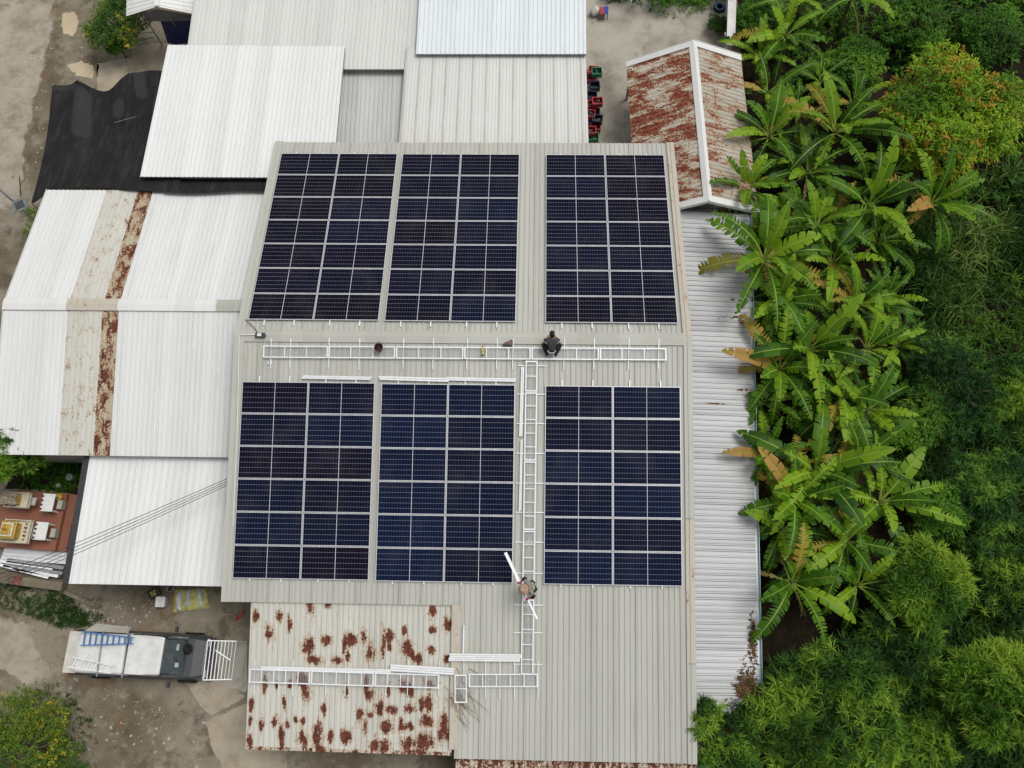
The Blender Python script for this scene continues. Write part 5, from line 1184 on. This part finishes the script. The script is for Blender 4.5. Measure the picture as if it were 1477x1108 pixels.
for q_,wh in ((q1,'upper'),(q2,'lower')):
    for k in range(4):
        mb=MB(); b=q_(-.20,-.27+.17*k,.526); mb.lathe([(.001,0),(.03,0),(.045,.05),(.03,.09),(.035,.10),(.001,.10)],b,10); tag(mb.build('offering_cup',figm),f"dark offering cup on the {wh} white table, {ORD[k]} from the bottom",'cup','offering cups')
b=at(85,717,PZ+.12); b.z=PZ; t=thing('yellow_pot','round yellow pot with flowers beside the upper offering table','pot',b); mb=MB(); mb.lathe([(.001,0),(.1,0),(.15,.12),(.13,.2),(.11,.2),(.10,.1),(.001,.1)],b,16); mb.build('pot_body',plain('yellow_glaze',(.60,.36,.03,1),.4),t,smooth=True); mb=MB(); [mb.lathe([(.001,-.03),(.035,0),(.001,.03)],b+Vector((.07*cos(k),.07*sin(k),.2)),7) for k in range(7)]; mb.build('flowers',plain('marigold',(.65,.40,.02,1),.8),t)
def spirit(label,px,py,w_,d_,gables,flatroof):
    c=at(px,py,PZ+.5); c.z=PZ; t=thing('spirit_house',label,'spirit house',c); q=lambda x,y,z:c+RS@Vector((x,y,z))
    mb=MB(); mb.lathe([(.25,0),(.22,.08),(.12,.2),(.12,.4),(.3,.5)],c,8); mb.build('pedestal',ivory,t)
    mb=MB(); mb.box(q(0,0,.53),(w_,d_,.06),RS); mb.build('floor',ivory,t,bevel=.01)
    mb=MB()
    for s in (-1,1):
        mb.box(q(0,s*(d_/2-.03),.63),(w_,.03,.14),RS); mb.box(q(s*(w_/2-.03),0,.63),(.03,d_-.1,.14),RS)
    mb.build('balustrade',ivory,t)
    hx=-w_*.14; hw=w_*.5; hd_=d_*.62
    mb=MB(); mb.box(q(hx,0,.76),(hw,hd_,.40),RS); mb.build('house_body',gold,t)
    if not flatroof:
        for k in range(gables):
            f=1-k*.26; z=.96+.12*k; mb=MB(); L=hw*1.3*f; W_=hd_*1.25*f; hgt=.26*f
            vs=[q(hx-L/2,-W_/2,z),q(hx+L/2,-W_/2,z),q(hx+L/2,W_/2,z),q(hx-L/2,W_/2,z),q(hx-L/2,0,z+hgt),q(hx+L/2,0,z+hgt)]
            mb.add(vs,[(0,1,5,4),(2,3,4,5),(1,2,5),(3,0,4),(3,2,1,0)]); mb.build('roof_tier',plain('ornate_roof',(.48,.40,.30,1),.6,0,.35,14),t)
            for s in (-1,1):
                mb=MB(); e=q(hx+s*L/2,0,z+hgt); mb.tube([e,e+RS@Vector((s*.06,0,.08)),e+RS@Vector((s*.05,0,.18))],[.025,.018,.004],6); mb.build('finial',gold,t)
        for s in (-1,1):
            for k in range(4): 
                mb=MB(); mb.lathe([(.001,0),(.03,0),(.035,.1),(.015,.16),(.001,.18)],q(hx-w_*.25+.14*k,s*d_*.40,.56),8); mb.build('figurine',ivory if k%2 else figm,t)
    else:
        for k in range(3):
            f=1-k*.22; mb=MB(); mb.box(q(hx,0,.98+.07*k),(hw*1.15*f,hd_*1.2*f,.06),RS); mb.build('roof_tier',gold if k%2==0 else ivory,t,bevel=.015)
        mb=MB(); mb.lathe([(.05,0),(.07,.06),(.03,.14),(.001,.28)],q(hx,0,1.15),10); mb.build('finial',gold,t)
        for k in range(5): 
            mb=MB(); mb.lathe([(.001,0),(.03,0),(.035,.1),(.015,.16),(.001,.18)],q(w_*.30,-d_*.33+d_*.165*k,.56),8); mb.build('figurine',figm if k%2 else gold,t)
    mb=MB(); mb.box(q(w_/2+.09,0,.45),(.16,d_*.5,.05),RS); mb.build('stair',greyt,t)
spirit('ornate cream spirit house with tiered gabled roofs, upper one',28,722,.95,.62,3,False)
spirit('cream and gold spirit house with stacked square roof, lower one',27,767,1.05,.92,3,True)
# jars near the dark soil behind the platform
for (px,py,r,lab) in ((86,701,.10,'small grey jar on the dark soil above the platform'),(102,689,.15,'pale bucket on the dark soil beside the white roof')):
    b=at(px,py,.1); b.z=0; t=thing('jar',lab,'jar',b); mb=MB(); mb.lathe([(.001,0),(r*.8,0),(r,.12),(r*.9,.24)],b,14); mb.build('jar_body',plain('grey_jar',(.28,.29,.29,1),.6),t); mb=MB(); mb.lathe([(.001,.2),(r*.86,.2),(r*.86,.23),(.001,.23)],b,14); mb.build('lid',plain('pale_lid',(.36,.37,.37,1),.6),t)
sheet_ground('dark_soil',[(60,655),(135,655),(112,712),(8,704),(20,660)],.006,M['soil'],.08,21)

# ------------------------------------------------------------------ black shade net, top left canopy
netm=NT('black_shade_net'); p=netm.pos(); n_=netm.noise(p,.8,4,.6); fn=netm.noise(p,60,2,.6)
fw=netm.noise(netm.scale(p,(3.5,.5,1)),1.3,6,.7,.8); c=netm.ramp(netm.math('MULTIPLY_ADD',fw,.6,netm.math('MULTIPLY',n_,.4)),[(.36,(.008,.008,.009)),(.50,(.016,.015,.016)),(.62,(.036,.035,.034))]); c=netm.mix(netm.math('MULTIPLY',fn,.4),c,(.03,.028,.028,1)); c=netm.mix(netm.math('MULTIPLY',netm.step(netm.attr('thin'),.35,.65),.8),c,(.040,.041,.041,1)); netm=netm.fin(c,.9,0,.2)
t=thing('shade_net','black shade net stretched from the white flat roof over the yard','shade net',at(140,210,0))
top=[(76,122,2.1),(88,124.5,2.0),(101,123,2.2),(113,114.5,2.7),(124,123,2.4),(140,131,2.2),(156,132,2.2),(168,122,2.4),(184,104,2.7),(200,104,2.8),(216,101,2.9),(245,103,3.0)]
bot=[(41,300,2.9),(66,280,3.1),(85,274,3.12),(100,270,3.15),(115,269,3.15),(135,268,3.15),(150,269,3.2),(172,274,3.5),(195,274,3.52),(214,276,3.55),(236,276,3.58),(262,278,3.58)]
lefte=[(76,122),(72,150),(68,180),(60,220),(52,258),(41,300)]
n=12; mb=MB(); vs=[]; th=[]; q=random.Random(9)
for j in range(n):
    v=j/(n-1)
    for i in range(12):
        a,b=top[i],bot[i]; z=a[2]+(b[2]-a[2])*v
        px=a[0]+(b[0]-a[0])*v; py=a[1]+(b[1]-a[1])*v
        if i==0:
            m_=v*5; k_=min(4,int(m_)); px=lefte[k_][0]+(lefte[k_+1][0]-lefte[k_][0])*(m_-k_); 
        sag=.18*sin(pi*v)*(1-.6*abs(i/11-.5)*2)-(.05*sin(i*1.9+v*5))+q.uniform(-.03,.03)
        P=at(px,py,z); vs.append((P.x,P.y,P.z-sag)); th.append(1.0 if ((i in (3,4) and 1<=j<=5) or (i<=2 and j==0) or (i==7 and j in (2,3)) or (i in(9,) and j<3)) else 0.0)
fs=[(j*12+i,(j+1)*12+i,(j+1)*12+i+1,j*12+i+1) for j in range(n-1) for i in range(11)]
mb.add(vs,fs,0,thin=th); o=mb.build('net_cloth',netm,t,smooth=True); m_=o.modifiers.new('Subdivision','SUBSURF'); m_.levels=1; m_.render_levels=1
net2=MB(); A0=[at(236+i*26,258,3.35) for i in range(7)]; B0=[at(236+i*26,277+2*sin(i),3.62) for i in range(7)]
net2.add(A0+B0,[(i,i+7,i+8,i+1) for i in range(6)]); net2.build('net_skirt',netm,t)
net2=MB(); A0=[at(x,y,z) for x,y,z in top[:4]]; B0=[at(x-1,y+14-4*abs(i-1.5),max(.9,z-.9)) for i,(x,y,z) in enumerate(top[:4])]; net2.add(A0+B0,[(i,i+4,i+5,i+1) for i in range(3)]); net2.build('net_drop',plain('grey_net',(.045,.045,.047,1),.9),t)
for px,py,z in ((113,114.5,2.7),(184,104,2.7),(77,123,2.1),(46,294,2.9)):
    P=at(px,py,z); mb=MB(); mb.tube([(P.x,P.y,0),(P.x,P.y,z)],.025,8); mb.build('pole',M['steel_grey'],t)
mb=MB(); mb.tube([at(165,177,2.72),at(190,170,2.85),at(222,162,3.0)],.012,5); mb.build('rope',M['steel_grey'],t)
mb=MB(); mb.add([at(x,y,z) for x,y,z in ((150,128,2.75),(176,112,2.8),(160,172,2.78),(142,168,2.75))],[(0,3,2,1)]); 
# canopy
t=thing('gabled_canopy','small white gabled canopy with grey tarp at the top left','canopy',at(235,5,0))
r0,r1=at(229,-40,3.6),at(226.5,9.5,3.6)
e1,e0=at(182,23.5,3.05),at(184,-40,3.05); h1,h0=at(284,21,3.05),at(292,-40,3.05)
mb=MB(); corr(mb,r1,r0,e0,e1,pitch=.2); mb.build('roof_sheet',M['trim_white'],t); mb=MB(); corr(mb,r1,r0,h0,h1,pitch=.2); mb.build('roof_sheet',M['trim_white'],t)
mb=MB(); mb.bar(r1+Vector((0,0,.05)),r0+Vector((0,0,.05)),.22,.02); mb.build('ridge_cap',M['trim_white'],t)
greytarp=plain('grey_tarp',(.20,.195,.19,1),.8,0,.12,2); bluetarp=plain('blue_tarp',(.012,.025,.16,1),.6,0,.3,2)
def drape(name,px,mat,parent):
    mb=MB(); P=[at(x,y,z) for x,y,z in px]; m_=len(P)//2; vs=P; mb.add(vs,[(i,i+1,m_+i+1,m_+i) for i in range(m_-1)]); return mb.build(name,mat,parent,solid=.012)
drape('grey_tarp',[(204,20,3.0),(226,13,3.15),(250,17,3.1),(282,22,2.9),(213,30,2.3),(230,30.5,2.2),(252,30.8,2.2),(281,28,2.2)],greytarp,t)
for a,b in (((207,22,2.95),(234,65,.0)),((247,28,2.5),(256,42,1.2))):
    mb=MB(); mb.bar(at(*a),at(*b),.06,.06); mb.build('pole',M['steel_grey'],t)
t=thing('blue_tarp','dark blue tarp hanging under the gabled canopy','tarp',at(255,50,0))
o=drape('tarp_cloth',[(231,29,2.2),(250,30,2.1),(266,30,2.1),(284,28,2.1),(242,62,.1),(252,64,.1),(264,63,.1),(276,62,.1)],bluetarp,t)
# timber rack below the bush
for k,(a,b) in enumerate((((193,60),(218,54)),((198,48),(222,46)),((190,66),(214,62)))):
    tag(MB().bar(at(*a,.3),at(*b,.3),.05,.05).build('timber_pole',M['steel_grey']),'thin grey pole lying under the speckled bush, '+['middle one','uppermost','lowest'][k],'pole','poles under the bush')
# solar street lamp
lp=at(28,296,4.3); t=thing('solar_lamp','grey solar street lamp on a bent pole beside the black net','street lamp',(at(50,318,0).xy.to_3d()))
b=Vector(t.location); 
mb=MB(); mb.tube([(b.x,b.y,0),(b.x,b.y,3.6),b.lerp(Vector((lp.x,lp.y,0)),.35)+Vector((0,0,4.05)),lp-Vector((0,0,.03))],.035,8); mb.build('pole',M['steel_grey'],t)
mb=MB(); mb.lathe([(.001,-.05),(.25,-.05),(.30,-.02),(.30,.02),(.001,.03)],lp,24); mb.build('lamp_head',plain('grey_green_plastic',(.16,.19,.175,1),.5),t)
mb=MB(); mb.box(lp+Vector((.02,0,.034)),(.34,.34,.012),Matrix.Rotation(.5,3,'Z')); mb.build('solar_plate',plain('dark_solar_plate',(.055,.065,.07,1),.4),t)
# power cables
pole=at(-250,945,6.2); 
mb=MB(); t=thing('utility_pole','concrete utility pole beyond the left edge carrying the power cables','pole',(pole.x-.3,pole.y,0))
MB().tube([(pole.x-.3,pole.y,0),(pole.x-.3,pole.y,6.9)],[.17,.12],10).build('shaft',M['concrete'],t); MB().bar((pole.x-.3,pole.y-.7,6.2),(pole.x-.3,pole.y+.7,6.2),.1,.12).build('crossarm',M['concrete'],t)
for k,(dy,py) in enumerate(((0,679.5),(.09,683),(.18,686),(.27,689))):
    a=at(330,py,3.95); a.x=XL+.3; b=pole+Vector((-.25,-dy*2.2+.35,0)); pts=[a.lerp(b,i/12)-Vector((0,0,.35*sin(pi*i/12))) for i in range(13)]
    tag(MB().tube(pts,.012,6).build('power_cable',M['steel_dark']),f"dark power cable over the white roof, {ORD[k]} from the top of four",'cable','power cables over the white roof')

# ------------------------------------------------------------------ yard at the top
cr=[(856,100,'red',0),(851,111,'red',0),(858,122,'navy',0),(854,136,'navy',0),(855,149,'red',.3),(858,161,'purple',.1),(852,172,'blue',0),(859,182,'red',.1),(856,196,'green',0),(861,102,'green',.35),(862,145,'red',.62),(851,163,'red',.35),(862,170,'navy',.35),(852,187,'red',.3)]
cm={'red':plain('red_crate',(.42,.035,.04,1),.5),'navy':plain('navy_crate',(.02,.025,.06,1),.5),'purple':plain('purple_crate',(.10,.02,.10,1),.5),'blue':plain('blue_crate',(.02,.06,.32,1),.5),'green':plain('green_crate',(.03,.22,.11,1),.5)}
cl=['red crate at the top end of the row beside the streaked roof','red crate half under the roof just above the first dark blue crate','dark blue crate, upper of the two below the top red crates','dark blue crate just above the bright red crates','bright red crate in the middle of the row','purple crate below the bright red crates','blue crate in the lower half of the row','small red crate below the blue crate','green crate at the lower end of the row','green crate leaning against the topmost red crate','red crate stacked highest, beside the bright red one','red crate tucked under the roof beside the purple one','dark blue crate beside the blue crate','red crate at roof edge just above the green crate']
for (px,py,c,z),lab in zip(cr,cl):
    p=at(px,py,z+.3); p.z=z; t=thing('plastic_crate',lab,'crate',p,'plastic crates beside the streaked roof'); R3=Matrix.Rotation(random.uniform(-.12,.12),3,'Z'); m_=cm[c]; L,W_,H_=.46,.36,.30; q=lambda x,y,zz:p+R3@Vector((x,y,zz))
    mb=MB(); mb.box(q(0,0,.012),(L,W_,.02),R3)
    for s in (-1,1):
        mb.box(q(s*(L/2-.012),0,.16),(.02,W_,.28),R3); mb.box(q(0,s*(W_/2-.012),.16),(L-.05,.02,.28),R3)
    mb.build('crate_body',m_,t)
    mb=MB()
    for s in (-1,1):
        mb.box(q(s*(L/2),0,.29),(.03,W_+.03,.025),R3); mb.box(q(0,s*(W_/2),.29),(L-.03,.03,.025),R3)
    mb.build('rim',m_,t)
    if random.random()<.6:
        mb=MB(); [mb.box(q(random.uniform(-.12,.12),random.uniform(-.08,.08),.12+.04*k),(.14,.08,.06),Matrix.Rotation(k,3,'Z')) for k in range(3)]; mb.build('contents',M['steel_dark'],t)
p=at(858,21,0); t=thing('white_drum','white tipped plastic drum with dark opening on the concrete yard','drum',p); Rd=Matrix.Rotation(.5,3,'Z')@Matrix.Rotation(radians(62),3,'Y')
mb=MB(); mb.lathe([(.001,-.22),(.15,-.22),(.20,-.12),(.21,.10),(.18,.2),(.15,.22)],p+Vector((0,0,.22)),18,rot=Rd); mb.build('drum_body',plain('dirty_white_plastic',(.58,.57,.53,1),.5),t,smooth=True); mb=MB(); mb.lathe([(.001,.21),(.148,.215)],p+Vector((0,0,.22)),16,rot=Rd); mb.build('opening',M['steel_dark'],t)
for px,py,c,lab in ((868,17,'red','red plastic stool beside the white drum'),(874,16,'blue','blue plastic stool right of the red stool')):
    p=at(px,py,.35); p.z=0; t=thing('plastic_stool',lab,'stool',p); mb=MB(); mb.box(p+Vector((0,0,.42)),(.22,.42,.05)); mb.build('seat',cm[c],t,bevel=.015)
    for x in (-.08,.08):
        for y in (-.17,.17): MB().bar(p+Vector((x*1.15,y*1.15,0)),p+Vector((x,y,.39)),.035,.035,(1,0,0)).build('leg',cm[c],t)
p=at(1037,13,.0); t=thing('tyre','old tyre with a blue painted ring lying in weeds by the white wall','tyre',p); mb=MB(); mb.lathe([(.14,0),(.24,0),(.28,.05),(.28,.12),(.24,.17),(.14,.17),(.14,0)],p,22); mb.build('tread',rub,t); mb=MB(); mb.lathe([(.145,.174),(.235,.174),(.235,.18),(.145,.18),(.145,.174)],p,22); mb.build('painted_ring',plain('blue_paint',(.06,.16,.35,1),.6),t)
t=thing('white_wall','white painted boundary wall at the top beside the bushes','wall',at(1054,20,0)); MB().bar(at(1056,-60,.85),at(1052,66,.85),.18,1.7).build('wall_body',plain('dirty_white_paint',(.62,.61,.57,1),.8,0,.12,2),t); MB().bar(at(1056,-60,1.74),at(1052,66,1.74),.26,.07).build('coping',plain('white_coping',(.66,.65,.61,1),.8,0,.12,2),t)
tag(MB().tube([at(1047,70,0),at(1046,48,2.0)],.03,8).build('pole',M['alu']),'thin pale pole leaning beside the white boundary wall','pole')
tag(MB().tube([at(908,13,.05),at(911,0,.9)],.025,8).build('pole',M['alu']),'thin white pole at the top of the concrete yard','pole')

# pieces that belong to a part rather than straight to their thing
SUBP={'wiper':'cab_glass','headlight':'body','tail_light':'body','bumper':'body','mirror':'body','roof_bar':'canopy','solar_plate':'lamp_head','hat_band':'hat_body','painted_ring':'tread','coping':'wall_body','opening':'drum_body','rim':'crate_body','lens':'housing','flowers':'pot_body','crossarm':'shaft','pocket':'bag_body','chuck':'body','battery':'body','painted_band':'wall_body','balustrade':'floor','eave_purlin':'wall'}
base_=lambda n:n.split('.')[0]
for o in list(bpy.data.objects):
    if o.parent and o.parent.parent is None and base_(o.name) in SUBP:
        tgt=[c for c in o.parent.children if base_(c.name)==SUBP[base_(o.name)] and c is not o]
        if tgt and tuple(tgt[0].location)==(0,0,0): o.parent=tgt[0]
